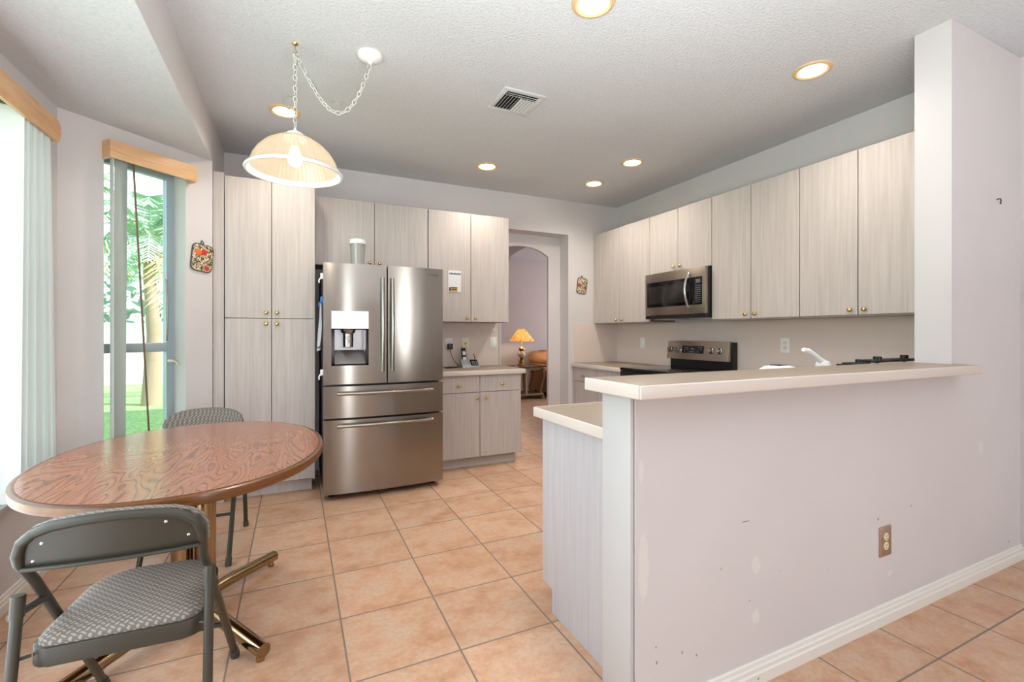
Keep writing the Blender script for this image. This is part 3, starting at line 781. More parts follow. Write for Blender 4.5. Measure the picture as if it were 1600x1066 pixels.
# ------------------------------------------------------------------ refrigerator
fr = thing('refrigerator', 'large stainless four-door refrigerator with ice dispenser', 'refrigerator', (0.644, 4.1, 0))
FX0, FX1, FY = 0.188, 1.100, 3.690
bx('body', 0.196, 1.092, 3.775, 4.555, 0.035, 1.765, GREYB, fr, 0.006)
for xx in (0.25, 1.04):
    bm = bm_new(); cyl(bm, (xx, 3.80, 0.0), (xx, 3.80, 0.04), 0.02); mk('foot', bm, BLACK, fr)
def fy(x, xa, xb, bulge):
    u = (x - (xa + xb) / 2) / ((xb - xa) / 2)
    return FY - bulge * (1 - abs(u) ** 2.6)
def curved(bm, x0, x1, z0, z1, xa, xb, bulge, back=3.768, n=14, y_in=None):
    xs = [x0 + (x1 - x0) * i / n for i in range(n + 1)]
    f0 = [bm.verts.new((x, fy(x, xa, xb, bulge), z0)) for x in xs]; f1 = [bm.verts.new((x, fy(x, xa, xb, bulge), z1)) for x in xs]
    b0 = [bm.verts.new((x, back, z0)) for x in xs]; b1 = [bm.verts.new((x, back, z1)) for x in xs]
    for i in range(n):
        bm.faces.new((f0[i], f0[i + 1], f1[i + 1], f1[i])); bm.faces.new((b0[i], b0[i + 1], b1[i + 1], b1[i]))
        bm.faces.new((f0[i], f0[i + 1], b0[i + 1], b0[i])); bm.faces.new((f1[i], f1[i + 1], b1[i + 1], b1[i]))
    bm.faces.new((f0[0], f1[0], b1[0], b0[0])); bm.faces.new((f0[n], f1[n], b1[n], b0[n]))
XM0, XM1 = 0.642, 0.652
HX0, HX1, HZ0, HZ1 = 0.243, 0.508, 1.008, 1.418
BUL = 0.030
bm = bm_new()
curved(bm, FX0, HX0, 0.868, 1.775, FX0, FX1, BUL, n=6); curved(bm, HX1, XM0, 0.868, 1.775, FX0, FX1, BUL, n=8)
curved(bm, HX0, HX1, 0.868, HZ0, FX0, FX1, BUL, n=10); curved(bm, HX0, HX1, HZ1, 1.775, FX0, FX1, BUL, n=10)
bmesh.ops.remove_doubles(bm, verts=bm.verts, dist=1e-5)
dl = mk('left_door', bm, STEEL, fr, 30)
bm = bm_new(); curved(bm, XM1, FX1, 0.868, 1.775, FX0, FX1, BUL); dr = mk('right_door', bm, STEEL, fr, 30)
bm = bm_new(); curved(bm, FX0, FX1, 0.615, 0.852, FX0, FX1, BUL, n=20); d2 = mk('drawer', bm, STEEL, fr, 30)
bm = bm_new(); curved(bm, FX0, FX1, 0.048, 0.600, FX0, FX1, BUL, n=20); d3 = mk('drawer', bm, STEEL, fr, 30)
# dispenser
bm = bm_new()
xs = [HX0 + (HX1 - HX0) * i / 8 for i in range(9)]
curved(bm, HX0 + .001, HX1 - .001, 1.285, HZ1 - .001, FX0, FX1, BUL + 0.006, back=3.72, n=8); hd = mk('dispenser_panel', bm, plain('silver_panel', (232, 234, 236), 0.3, 0.25), dl, 30)
DSP = mat_steel('dispenser_steel', (170, 170, 172), 0.3)
bm = bm_new(); box(bm, HX0, HX1, 3.752, 3.758, HZ0, 1.285); mk('dispenser_back', bm, DSP, dl)
bm = bm_new(); box(bm, HX0, HX0 + 0.022, 3.668, 3.752, HZ0, 1.285); box(bm, HX1 - 0.018, HX1, 3.668, 3.752, HZ0, 1.285); box(bm, HX0, HX1, 3.668, 3.752, HZ0, HZ0 + 0.012); box(bm, HX0, HX1, 3.668, 3.752, 1.276, 1.285); mk('dispenser_frame', bm, BLACKG, dl)
bm = bm_new(); prism(bm, [(3.672, HZ0 + .012), (3.750, HZ0 + .012), (3.750, HZ0 + .115)], HX0 + 0.024, HX1 - 0.02, 'x'); mk('drip_tray', bm, DSP, dl)
bm = bm_new(); lathe(bm, [(0.0, 0.085), (0.055, 0.085), (0.050, 0.065), (0.038, 0.055), (0.036, 0.03), (0.038, 0.026), (0.036, -0.045), (0.030, -0.05), (0, -0.05)], 24, (0.365, 3.712, 1.192)); mk('nozzle', bm, STEELH, dl)
def vbar(x, zt, zb, parent):
    bm = bm_new(); pts = []
    for i in range(17):
        s = i / 16; pts.append((x, FY - 0.048 - 0.020 * math.sin(math.pi * s), zb + s * (zt - zb)))
    for p_, q_ in zip(pts, pts[1:]): pass
    tube(bm, pts, 0.0135, 12)
    for z in (zt - 0.02, zb + 0.02): box(bm, x - 0.010, x + 0.010, FY - 0.052, FY - 0.015, z - 0.018, z + 0.018, 0.004)
    mk('handle', bm, STEELH, parent)
vbar(0.610, 1.680, 0.958, dl); vbar(0.684, 1.680, 0.958, dr)
def hbar(z, parent):
    bm = bm_new(); pts = []
    for i in range(17):
        s = i / 16; pts.append((0.282 + s * 0.722, FY - 0.052 - 0.022 * math.sin(math.pi * s), z))
    tube(bm, pts, 0.0135, 12)
    for x in (0.300, 0.986): box(bm, x - 0.018, x + 0.018, FY - 0.056, FY - 0.010, z - 0.010, z + 0.010, 0.004)
    mk('handle', bm, STEELH, parent)
hbar(0.800, d2); hbar(0.560, d3)
def text_mesh(name, s, size, M, mat, parent, depth=0.0006):
    cu = bpy.data.curves.new(name, 'FONT'); cu.body = s; cu.size = size; cu.extrude = depth; cu.align_x = 'CENTER'; cu.align_y = 'CENTER'
    to = bpy.data.objects.new(name + '_tmp', cu); COL.objects.link(to)
    dg = bpy.context.evaluated_depsgraph_get(); me = bpy.data.meshes.new_from_object(to.evaluated_get(dg))
    bpy.data.objects.remove(to); bm = bm_new(); bm.from_mesh(me); bpy.data.meshes.remove(me)
    bm.transform(M); return mk(name, bm, mat, parent)
LOGO = plain('logo_grey', (96, 94, 92), 0.4, 0.6)
text_mesh('logo', 'SAMSUNG', 0.022, Matrix.Translation((1.010, FY - 0.0135, 1.722)) @ Matrix.Rotation(R(6), 4, 'Z') @ Matrix.Rotation(R(90), 4, 'X'), LOGO, dr)

# things hung on the fridge side and standing on it
bm = bm_new()
n = 10; A = []
for i in range(n + 1):
    s = i / n
    row = []
    for j in range(7):
        u = j / 6; y = 3.715 + u * (0.08 + 0.05 * s); x = 0.176 + 0.010 * math.sin(u * 9 + s * 3) * (0.4 + s) - 0.012 * s
        row.append(Vector((x, y, 1.475 - s * (0.32 + 0.05 * u))))
    A.append(row)
V = [[bm.verts.new(p) for p in r_] for r_ in A]; V2 = [[bm.verts.new(p + Vector((-0.003, 0, 0))) for p in r_] for r_ in A]
for i in range(n):
    for j in range(6):
        bm.faces.new((V[i][j], V[i][j + 1], V[i + 1][j + 1], V[i + 1][j])); bm.faces.new((V2[i][j], V2[i][j + 1], V2[i + 1][j + 1], V2[i + 1][j]))
for i in range(n):
    for j in (0, 6): bm.faces.new((V[i][j], V[i + 1][j], V2[i + 1][j], V2[i][j]))
for j in range(6):
    for i in (0, n): bm.faces.new((V[i][j], V[i][j + 1], V2[i][j + 1], V2[i][j]))
tag(mk('dish_towel', bm, CLOTH), 'pale grey towel hanging on the left side of the fridge', 'towel')
def clip(z, y, mat, label, name='magnetic_clip'):
    bm = bm_new(); box(bm, 0.170, 0.194, y, y + 0.03, z, z + 0.045, 0.004); tube(bm, [(0.172, y + .015, z + .01), (0.160, y + .012, z - .012), (0.163, y + .01, z - .03)], 0.005, 8)
    tag(mk(name, bm, mat), label, 'magnet')
clip(1.655, 3.715, PLASTW, 'white magnetic hook high on the left side of the fridge')
clip(0.935, 3.715, PLASTW, 'white magnetic hook low on the left side of the fridge')
clip(1.478, 3.708, BLUE, 'blue magnetic clip holding the towel on the fridge side')
jg = thing('plastic_shaker', 'clear plastic shaker with white flip lid on top of the fridge', 'container', (0.466, 3.98, 1.766))
bm = bm_new(); lathe(bm, [(0, 0), (0.050, 0), (0.062, 0.215), (0.060, 0.215), (0.048, 0.004), (0, 0.004)], 28, (0.466, 3.98, 1.766)); mk('cup', bm, FROST, jg)
bm = bm_new(); lathe(bm, [(0.0, 0.2155), (0.064, 0.2155), (0.064, 0.234), (0.056, 0.250), (0.03, 0.258), (0, 0.260)], 28, (0.466, 3.98, 1.766)); prism(bm, [(0.40, 2.004), (0.45, 2.014), (0.45, 2.022), (0.398, 2.010)], 3.955, 3.99, 'y'); mk('lid', bm, PLASTW, jg)

# ------------------------------------------------------------------ dining table
tb = thing('dining_table', 'oval oak-topped pedestal dining table by the bay windows', 'table', (-0.40, 2.425, 0))
TC = Vector((-0.40, 2.425, 0)); TA, TBB = 0.522, 0.690
def sup(a, b, n=96, e=2.15):
    out = []
    for i in range(n):
        t_ = 2 * math.pi * i / n; cx, sx = math.cos(t_), math.sin(t_)
        out.append((a * math.copysign(abs(cx) ** (2 / e), cx), b * math.copysign(abs(sx) ** (2 / e), sx)))
    return out
for nm, y0, y1 in (('half', -1, 0), ('half', 0, 1)):
    pass
bm = bm_new(); o_ = sup(TA - 0.020, TBB - 0.020)
prism(bm, [(TC.x + a, TC.y + b) for a, b in o_], 0.704, 0.7405, 'z'); mk('tabletop', bm, OAK, tb)
prof = [(-0.020, 0.7388), (-0.012, 0.7395), (-0.003, 0.735), (0.0, 0.722), (-0.003, 0.708), (-0.012, 0.701), (-0.020, 0.700)]
bm = bm_new(); rings = []
for i in range(len(prof)):
    off, z = prof[i]; rings.append([bm.verts.new((TC.x + a, TC.y + b, z)) for a, b in sup(TA + off, TBB + off)])
n = 96
for i in range(len(rings)):
    a, b = rings[i], rings[(i + 1) % len(rings)]
    for j in range(n): bm.faces.new((a[j], a[(j + 1) % n], b[(j + 1) % n], b[j]))
mk('edge_band', bm, OAKE, tb)
bm = bm_new(); tube(bm, [(TC.x + a, TC.y + b, 0.7398) for a, b in sup(TA - 0.020, TBB - 0.020)], 0.0011, 6, True); mk('edge_groove', bm, SEAM, tb)
bx('leaf_seam', TC.x - 0.50, TC.x + 0.50, TC.y - 0.0008, TC.y + 0.0008, 0.7395, 0.7409, SEAM, tb)
bm = bm_new(); prism(bm, [(TC.x + a, TC.y + b) for a, b in sup(0.20, 0.34, 24)], 0.672, 0.704, 'z'); mk('underframe', bm, BLACK, tb)
for dx in (-0.042, 0.042):
    for dy in (-0.042, 0.042):
        bm = bm_new(); cyl(bm, (TC.x + dx, TC.y + dy, 0.055), (TC.x + dx, TC.y + dy, 0.672), 0.034, n=20); mk('pedestal_tube', bm, PEDES, tb)
bm = bm_new(); lathe(bm, [(0, 0.048), (0.06, 0.048), (0.07, 0.06), (0.07, 0.085), (0.055, 0.095), (0, 0.095)], 28, (TC.x, TC.y, 0)); mk('hub', bm, PEDES, tb)
for (ex, ey) in ((-0.104, 2.815), (-0.108, 1.990), (-0.72, 2.06), (-0.70, 2.85)):
    e = Vector((ex, ey, 0.046)); d = Vector((ex - TC.x, ey - TC.y, 0)); d.normalize()
    bm = bm_new(); s0 = Vector((TC.x, TC.y, 0)) + d * 0.055
    tube(bm, [s0 + Vector((0, 0, 0.078)), s0 + d * 0.12 + Vector((0, 0, 0.074)), e], [0.026, 0.027, 0.027], 18, caps=False)
    tube(bm, [e, e - d * 0.03], [0.022, 0.022], 18); tube(bm, [e - d * .0, e + d * 0.0005], [0.027, 0.0225], 18, caps=False)
    lg = mk('leg', bm, PEDES, tb)
    bm = bm_new(); f = e - d * 0.022; lathe(bm, [(0, 0), (0.014, 0), (0.016, 0.006), (0.012, 0.022), (0, 0.022)], 16, (f.x, f.y, 0)); mk('glide', bm, BRASSD, lg)

# ------------------------------------------------------------------ folding chairs
def folding_chair(label, loc, rz):
    t_ = thing('folding_chair', label, 'chair', loc, rz, 'folding chairs at the oval table')
    def part(nm, bm, m, par=None): return mk(nm, bm, m, par or t_, 40, world=False)
    # hoop tube of the backrest, continuing down to the front feet
    right = [(0.200, 0.470, 0.02), (0.190, 0.02, 0.600), (0.197, -0.030, 0.665), (0.196, -0.042, 0.693), (0.185, -0.050, 0.724), (0.160, -0.056, 0.746), (0.124, -0.060, 0.760), (0.066, -0.064, 0.768), (0, -0.066, 0.771)]
    hoop = right[1:]; hoop = hoop + [(-x, y, z) for x, y, z in reversed(hoop[:-1])]
    bm = bm_new(); tube(bm, hoop, 0.0125, 12); bf = part('back_frame', bm, CHAIRM)
    for s in (1, -1):
        bm = bm_new(); tube(bm, [(s * 0.190, 0.02, 0.600), (s * 0.200, 0.466, 0.022)], 0.0125, 12); lg = part('leg', bm, CHAIRM)
        bm = bm_new(); tube(bm, [(s * 0.200, 0.452, 0.040), (s * 0.200, 0.470, 0.014), (s * 0.200, 0.474, 0.0)], [0.0155, 0.0165, 0.015], 12); part('foot_cap', bm, RUBBER, lg)
        bm = bm_new(); tube(bm, [(s * 0.210, -0.006, 0.572), (s * 0.210, -0.011, 0.535), (s * 0.216, -0.085, 0.02)], 0.0125, 12); lg = part('leg', bm, CHAIRM)
        bm = bm_new(); tube(bm, [(s * 0.216, -0.083, 0.03), (s * 0.216, -0.088, 0.0)], [0.0155, 0.016], 12); part('foot_cap', bm, RUBBER, lg)
        bm = bm_new(); tube(bm, [(s * 0.210, -0.0055, 0.577), (s * 0.210, -0.0125, 0.522)], 0.0150, 12)
        tube(bm, [(s * 0.225, -0.012, 0.522), (s * 0.186, 0.070, 0.530)], 0.010, 8); part('hinge', bm, CHAIRM)
        bm = bm_new(); tube(bm, [(s * 0.224, -0.020, 0.415), (s * 0.185, -0.004, 0.415)], 0.0045, 8); part('pivot_pin', bm, CHAIRM)
    # backrest: metal shell behind, padding in front
    def backshape(grow, y_off, zb):
        out = []
        for x, y, z in hoop:
            out.append((x * grow, y + y_off, zb + (z - zb) * (1.0 if grow > 0.9 else 0.9)))
        return out
    def shell(y_off, thick, inset, mat, nm):
        bm = bm_new(); top = [(x, y, z) for x, y, z in hoop if z >= 0.664]
        cols = []
        for x, y, z in top:
            k = (0.197 - inset) / 0.197
            xx = x * k; bow = -0.022 * (1 - (xx / 0.21) ** 2); zt = z - inset * (1.0 if abs(x) < 0.2 else 0.35)
            col = []
            for s in (0.0, 0.33, 0.66, 1.0):
                zz2 = 0.652 + s * max(0.002, zt - 0.652); yy = -0.028 + (zz2 - 0.665) * (-0.25) * 0.9 + y_off + bow * 0.8
                col.append((xx, yy, zz2))
            cols.append(col)
        F = [[bm.verts.new(p) for p in c_] for c_ in cols]; B = [[bm.verts.new((p[0], p[1] + thick, p[2])) for p in c_] for c_ in cols]
        m_ = len(cols)
        for i in range(m_ - 1):
            for j in range(3):
                bm.faces.new((F[i][j], F[i + 1][j], F[i + 1][j + 1], F[i][j + 1])); bm.faces.new((B[i][j], B[i + 1][j], B[i + 1][j + 1], B[i][j + 1]))
            bm.faces.new((F[i][0], F[i + 1][0], B[i + 1][0], B[i][0])); bm.faces.new((F[i][3], F[i + 1][3], B[i + 1][3], B[i][3]))
        for i in (0, m_ - 1):
            for j in range(3): bm.faces.new((F[i][j], F[i][j + 1], B[i][j + 1], B[i][j]))
        return part(nm, bm, mat)
    sh = shell(-0.002, 0.006, 0.008, CHAIRM, 'back_panel')
    shell(0.011, 0.026, -0.011, FABRIC, 'back_pad')
    bm = bm_new(); tube(bm, [(x, -0.036 - 0.018 * (1 - (x / 0.204) ** 2), 0.652) for x in [-0.190 + 0.38 * i / 10 for i in range(11)]], 0.006, 8); part('bottom_rail', bm, CHAIRM)
    for (x, z) in ((-0.145, 0.718), (0.118, 0.736), (-0.168, 0.670), (0.166, 0.686)):
        bow = -0.022 * (1 - (x / 0.204) ** 2) * 0.8; yy = -0.028 + (z - 0.665) * (-0.225) - 0.002 + bow
        bm = bm_new(); ico(bm, (x, yy, z), 0.005, 2, (1, 0.5, 1)); part('rivet', bm, CHROME, sh)
    # seat: metal pan and padded cushion
    def seat_poly(g):
        pts = []
        def arcp(cx, cy, r, a0, a1, n=7):
            for i in range(n + 1):
                a = R(a0 + (a1 - a0) * i / n); pts.append((cx + r * math.cos(a), cy + r * math.sin(a)))
        w0, w1, r0, r1 = 0.192 + g, 0.182 + g, 0.045, 0.12
        arcp(-w0 + r0, -0.020 - g + r0, r0, 180, 270); arcp(w0 - r0, -0.020 - g + r0, r0, 270, 360)
        arcp(w1 - r1, 0.375 + g - r1, r1, 0, 90, 10); arcp(-w1 + r1, 0.375 + g - r1, r1, 90, 180, 10)
        return pts
    bm = bm_new(); prism(bm, seat_poly(0.0), 0.384, 0.432, 'z', 0.004); part('seat_frame', bm, CHAIRM)
    bm = bm_new(); base = seat_poly(-0.008); lev = [(1.0, 0.4325), (1.0, 0.441), (0.97, 0.450), (0.90, 0.456), (0.7, 0.461), (0.4, 0.464), (0.0, 0.465)]
    rr = []
    for k, z in lev:
        rr.append([bm.verts.new((x * k, 0.178 + (y - 0.178) * k, z)) for x, y in base] if k > 0 else [bm.verts.new((0, 0.178, z))])
    nn_ = len(base)
    for a, b in zip(rr, rr[1:]):
        for j in range(nn_):
            if len(b) == 1: bm.faces.new((a[j], a[(j + 1) % nn_], b[0]))
            else: bm.faces.new((a[j], a[(j + 1) % nn_], b[(j + 1) % nn_], b[j]))
    bm.faces.new(list(reversed(rr[0]))); part('seat_cushion', bm, FABRIC)
    # cross bars
    bm = bm_new(); tube(bm, [(-0.212, -0.048, 0.255), (0.212, -0.048, 0.255)], 0.0085, 10); part('stretcher', bm, CHAIRM)
    bm = bm_new(); tube(bm, [(-0.196, 0.31, 0.225), (0.196, 0.31, 0.225)], 0.0085, 10); part('stretcher', bm, CHAIRM)
    return t_
folding_chair('taupe metal folding chair seen from behind in front of the table', (-0.434, 1.610, 0), R(-3))
folding_chair('taupe metal folding chair beyond the table near the pantry', (-0.508, 3.375, 0), R(178))

# ------------------------------------------------------------------ pendant and ceiling fittings
pl = thing('pendant_lamp', 'swag pendant lamp with ribbed glass shade above the table', 'lamp', (0.0, 2.706, 2.03))
HK = Vector((0.0, 2.706, CZ))
bm = bm_new(); lathe(bm, [(0, 0), (0.016, 0), (0.014, -0.006), (0.005, -0.012), (0, -0.012)], 20, HK); tube(bm, [HK + Vector(v) for v in ((0, 0, -0.01), (0, 0, -0.03), (0.010, 0, -0.042), (0, 0, -0.054), (-0.008, 0, -0.046))], 0.0028, 8); mk('ceiling_hook', bm, BRASS, pl)
CN = Vector((0.374, 2.642, CZ))
bm = bm_new(); lathe(bm, [(0, -0.0), (0.067, 0.0), (0.066, -0.012), (0.055, -0.026), (0.032, -0.034), (0.014, -0.038), (0.010, -0.052), (0, -0.054)], 32, CN); mk('canopy', bm, PLASTW, pl)
def link(bm, c, d, side, L=0.032, W=0.0105, r=0.0017):
    pts = []
    for i in range(12):
        a = 2 * math.pi * i / 12; pts.append(c + d * (L / 2 * math.cos(a)) + side * (W * math.sin(a)))
    tube(bm, pts, r, 6, True)
def chain(bm, path, L=0.032):
    seg = [(b - a).length for a, b in zip(path, path[1:])]; tot = sum(seg); k = max(2, int(tot / (L * 0.84))); 
    def at(s):
        for (a, b, l) in zip(path, path[1:], seg):
            if s <= l or (b is path[-1]): return a + (b - a) * min(1, s / l), (b - a).normalized()
            s -= l
    for i in range(k):
        p, d = at((i + .5) / k * tot); h = d.cross(Vector((0.31, 0.95, 0.11))).normalized(); g = d.cross(h)
        link(bm, p, d, (h + g).normalized() if i % 2 else (h - g).normalized(), L)
h0 = HK + Vector((0, 0, -0.056)); c0 = CN + Vector((0, 0, -0.056))
def swag(drop, skew=0.5):
    out = []
    for i in range(41):
        s = i / 40; p = h0.lerp(c0, s); u = s ** (math.log(0.5) / math.log(skew)); p.z -= drop * (1 - (2 * u - 1) ** 2); out.append(p)
    return out
bm = bm_new(); chain(bm, swag(0.285, 0.56)); chain(bm, [h0, Vector((0, 2.706, 2.335))]); mk('chain', bm, CHAINW, pl)
sw = swag(0.235, 0.55)
bm = bm_new(); tube(bm, [p + Vector((0.006 * math.sin(i * .9), 0.004 * math.cos(i * .7), 0.004 * math.sin(i * 1.3))) for i, p in enumerate(sw)], 0.0033, 8)
dn = [Vector((0.004 + 0.008 * math.sin(z * 26), 2.706 + 0.006, z)) for z in [2.72 - i * 0.02 for i in range(10)]]
dn += [Vector((0.0, 2.706, 2.508)), Vector((-0.035, 2.712, 2.502)), Vector((-0.058, 2.716, 2.485)), Vector((-0.060, 2.714, 2.460)), Vector((-0.035, 2.71, 2.435)), Vector((0.0, 2.706, 2.42)), Vector((0.004, 2.706, 2.38)), Vector((0.0, 2.706, 2.335))]
tube(bm, dn, 0.0033, 8); mk('cord', bm, CORD, pl)
SCX, SCY = 0.0, 2.706
bm = bm_new(); lathe(bm, [(0, 2.335), (0.006, 2.335), (0.010, 2.322), (0.034, 2.312), (0.052, 2.296), (0.060, 2.280), (0.056, 2.280), (0.03, 2.285), (0, 2.285)], 32, (SCX, SCY, 0)); mk('cap', bm, PLASTW, pl)
outer = [(0.050, 2.288), (0.095, 2.274), (0.140, 2.245), (0.176, 2.208), (0.200, 2.168), (0.214, 2.128), (0.219, 2.116)]
inner = [(r - 0.005, z - 0.002) for r, z in outer]
bm = bm_new(); lathe(bm, outer + list(reversed(inner)), 240, (SCX, SCY, 0), 0.006, 60, True); mk('shade', bm, SHADE, pl, 60)
bm = bm_new(); lathe(bm, [(0.212, 2.118), (0.222, 2.117), (0.236, 2.108), (0.240, 2.100), (0.236, 2.093), (0.226, 2.093), (0.214, 2.104)], 64, (SCX, SCY, 0), 0, 0, True); mk('rim', bm, plain('white_glass_rim', (236, 236, 230), 0.2), pl)
bm = bm_new(); lathe(bm, [(0, 2.284), (0.020, 2.284), (0.020, 2.235), (0, 2.235)], 20, (SCX, SCY, 0)); mk('socket', bm, PLASTW, pl)
bm = bm_new(); lathe(bm, [(0, 2.135), (0.020, 2.138), (0.032, 2.152), (0.036, 2.170), (0.032, 2.192), (0.022, 2.215), (0.016, 2.236), (0, 2.236)], 24, (SCX, SCY, 0)); mk('bulb', bm, BULB, pl)
d = bpy.data.lights.new('pendant_light', 'POINT'); d.energy = 4.5; d.color = (1.0, 0.88, 0.76); d.shadow_soft_size = 0.05
o = bpy.data.objects.new('pendant_light', d); COL.objects.link(o); o.parent = pl; o.location = (0, 0, 2.115 - 2.03)

VIEWL = [((1.254, 1.786), 'round recessed downlight at the top edge above the bar, nearest the camera'),
         ((2.730, 1.701), 'round recessed downlight over the sink side, nearest the white wall return'),
         ((-0.065, 3.561), 'round recessed downlight hidden partly behind the pendant cord'),
         ((1.596, 3.946), 'round recessed downlight above the phone counter cabinets'),
         ((2.741, 3.304), 'round recessed downlight in front of the microwave cabinets'),
         ((2.771, 3.936), 'round recessed downlight in the far corner by the doorway')]
for (xy, lb) in VIEWL:
    t_ = thing('recessed_light', lb, 'ceiling light', (xy[0], xy[1], CZ - 0.012), 0, 'recessed kitchen downlights')
    bm = bm_new(); lathe(bm, [(0.072, -0.001), (0.072, -0.006), (0.084, -0.011), (0.099, -0.006), (0.102, -0.0005), (0.102, -0.0003)], 40, (xy[0], xy[1], CZ)); mk('trim_ring', bm, TRIMW, t_)
    bm = bm_new(); lathe(bm, [(0, -0.003), (0.073, -0.003), (0.073, -0.001), (0, -0.001)], 40, (xy[0], xy[1], CZ)); mk('lens', bm, LENS, t_)
    d = bpy.data.lights.new('downlight_beam', 'SPOT'); d.energy = 28.0; d.spot_size = R(150); d.spot_blend = 0.9; d.color = (1.0, 0.92, 0.82); d.shadow_soft_size = 0.07
    o = bpy.data.objects.new('downlight_beam', d); COL.objects.link(o); o.location = (xy[0], xy[1], CZ - 0.03)
    o.parent = t_; o.location = (0, 0, -0.02)

VENTM = plain('vent_enamel', (206, 209, 207), 0.45)
vt = thing('air_vent', 'white square metal air vent in the ceiling', 'vent', (1.325, 2.765, CZ - 0.02))
VX0, VX1, VY0, VY1 = 1.178, 1.470, 2.615, 2.912
bm = bm_new()
for (a, b, c_, d_) in ((VX0, VX1, VY0, VY0 + .035), (VX0, VX1, VY1 - .035, VY1), (VX0, VX0 + .035, VY0 + .035, VY1 - .035), (VX1 - .035, VX1, VY0 + .035, VY1 - .035)): box(bm, a, b, c_, d_, CZ - 0.010, CZ - 0.0005, 0.003)
mk('frame', bm, VENTM, vt)
bx('duct', VX0 + .03, VX1 - .03, VY0 + .03, VY1 - .03, CZ - 0.004, CZ - 0.0006, DARK, vt)
for i in range(10):
    x = VX0 + 0.048 + i * 0.0218; s = -1 if i < 5 else 1
    hw_ = 0.010 if s < 0 else 0.0078
    bm = bm_new(); box(bm, -hw_, hw_, VY0 + 0.082, VY1 - 0.037, -0.0008, 0.0008, M=Matrix.Translation((x, 0, CZ - 0.012)) @ Matrix.Rotation(R(-46 if s < 0 else 20), 4, 'Y')); mk('slat', bm, VENTM, vt)
for i in range(2):
    bm = bm_new(); box(bm, VX0 + 0.037, VX1 - 0.037, -0.012, 0.012, -0.0008, 0.0008, M=Matrix.Translation((0, VY0 + 0.046 + i * 0.022, CZ - 0.012)) @ Matrix.Rotation(R(40), 4, 'X')); mk('slat', bm, VENTM, vt)

# ------------------------------------------------------------------ small things on walls and counters
def plateY(name, label, cat, xc, zc, y, w_, h_, mat, kind, face=-1):
    t_ = thing(name, label, cat, (xc, y, zc - h_ / 2))
    a, b = (y - 0.006, y - 0.0003)
    pl_ = bx('cover_plate', xc - w_ / 2, xc + w_ / 2, a, b, zc - h_ / 2, zc + h_ / 2, mat, t_, 0.002)
    return t_, a
def socketsY(t_, xc, zc, a, mat=PLASTW):
    for s in (1, -1):
        bm = bm_new(); lathe(bm, [(0, 0), (0.0165, 0), (0.0165, 0.003), (0, 0.003)], 20, M=Matrix.Translation((xc, a + 0.0005, zc + s * 0.020)) @ Matrix.Rotation(R(90), 4, 'X')); so_ = mk('socket', bm, mat, t_)
        bm = bm_new(); box(bm, xc - 0.007, xc - 0.005, a - 0.0032, a - 0.002, zc + s * 0.020, zc + s * 0.020 + 0.008); box(bm, xc + 0.005, xc + 0.007, a - 0.0032, a - 0.002, zc + s * 0.020, zc + s * 0.020 + 0.008); box(bm, xc - 0.002, xc + 0.002, a - 0.0032, a - 0.002, zc + s * 0.020 - 0.009, zc + s * 0.020 - 0.005); mk('slot', bm, BLACK, so_)
t_, a = plateY('wall_outlet', 'worn brown metal outlet low on the knee wall', 'outlet', 2.318, 0.349, 1.134, 0.086, 0.128, OUTLETM, 0); socketsY(t_, 2.318, 0.349, a, PLASTI)
t_, a = plateY('wall_outlet', 'white wall outlet with black adapter plugged in by the fridge', 'outlet', 1.430, 1.143, 4.575, 0.076, 0.118, PLASTW, 0); socketsY(t_, 1.430, 1.143, a)
t_, a = plateY('phone_jack', 'ivory phone jack plate above the cordless phone', 'wall plate', 1.607, 1.146, 4.575, 0.076, 0.118, PLASTI, 0)
bx('jack', 1.600, 1.614, a - 0.004, a + 0.001, 1.135, 1.150, BLACK, t_)
t_, a = plateY('light_switch', 'white rocker switch at the right end of the left backsplash', 'switch', 1.921, 1.152, 4.575, 0.076, 0.118, PLASTW, 0)
bx('rocker', 1.905, 1.937, a - 0.004, a + 0.001, 1.118, 1.186, PLASTW, t_, 0.002)
bm = bm_new(); box(bm, 1.880, 1.945, 4.571, 4.5747, 1.265, 1.302, 0.001)
tag(mk('wall_sticker', bm, plain('faded_sticker', (228, 222, 214), 0.6)), 'small faded pale sticker above the white rocker switch', 'sticker')
def plateX(name, label, cat, yc, zc, x, w_, h_, mat):
    t_ = thing(name, label, cat, (x, yc, zc - h_ / 2)); bx('cover_plate', x - 0.006, x - 0.0003, yc - w_ / 2, yc + w_ / 2, zc - h_ / 2, zc + h_ / 2, mat, t_, 0.002); return t_
t_ = plateX('light_switch', 'white rocker switch on the backsplash left of the stove', 'switch', 4.110, 1.145, 3.560, 0.076, 0.118, PLASTW)
bx('rocker', 3.550, 3.555, 4.094, 4.126, 1.112, 1.178, PLASTW, t_, 0.002)
t_ = plateX('wall_outlet', 'white wall outlet on the backsplash right of the stove', 'outlet', 2.430, 1.152, 3.560, 0.076, 0.118, PLASTW)
for s in (1, -1):
    bm = bm_new(); lathe(bm, [(0, 0), (0.0165, 0), (0.0165, 0.003), (0, 0.003)], 20, M=Matrix.Translation((3.5545, 2.430, 1.152 + s * 0.02)) @ Matrix.Rotation(R(-90), 4, 'Y')); so_ = mk('socket', bm, PLASTI, t_)
    bm = bm_new(); box(bm, 3.5508, 3.5520, 2.423, 2.425, 1.152 + s * .02, 1.160 + s * .02); box(bm, 3.5508, 3.5520, 2.435, 2.437, 1.152 + s * .02, 1.160 + s * .02); mk('slot', bm, BLACK, so_)
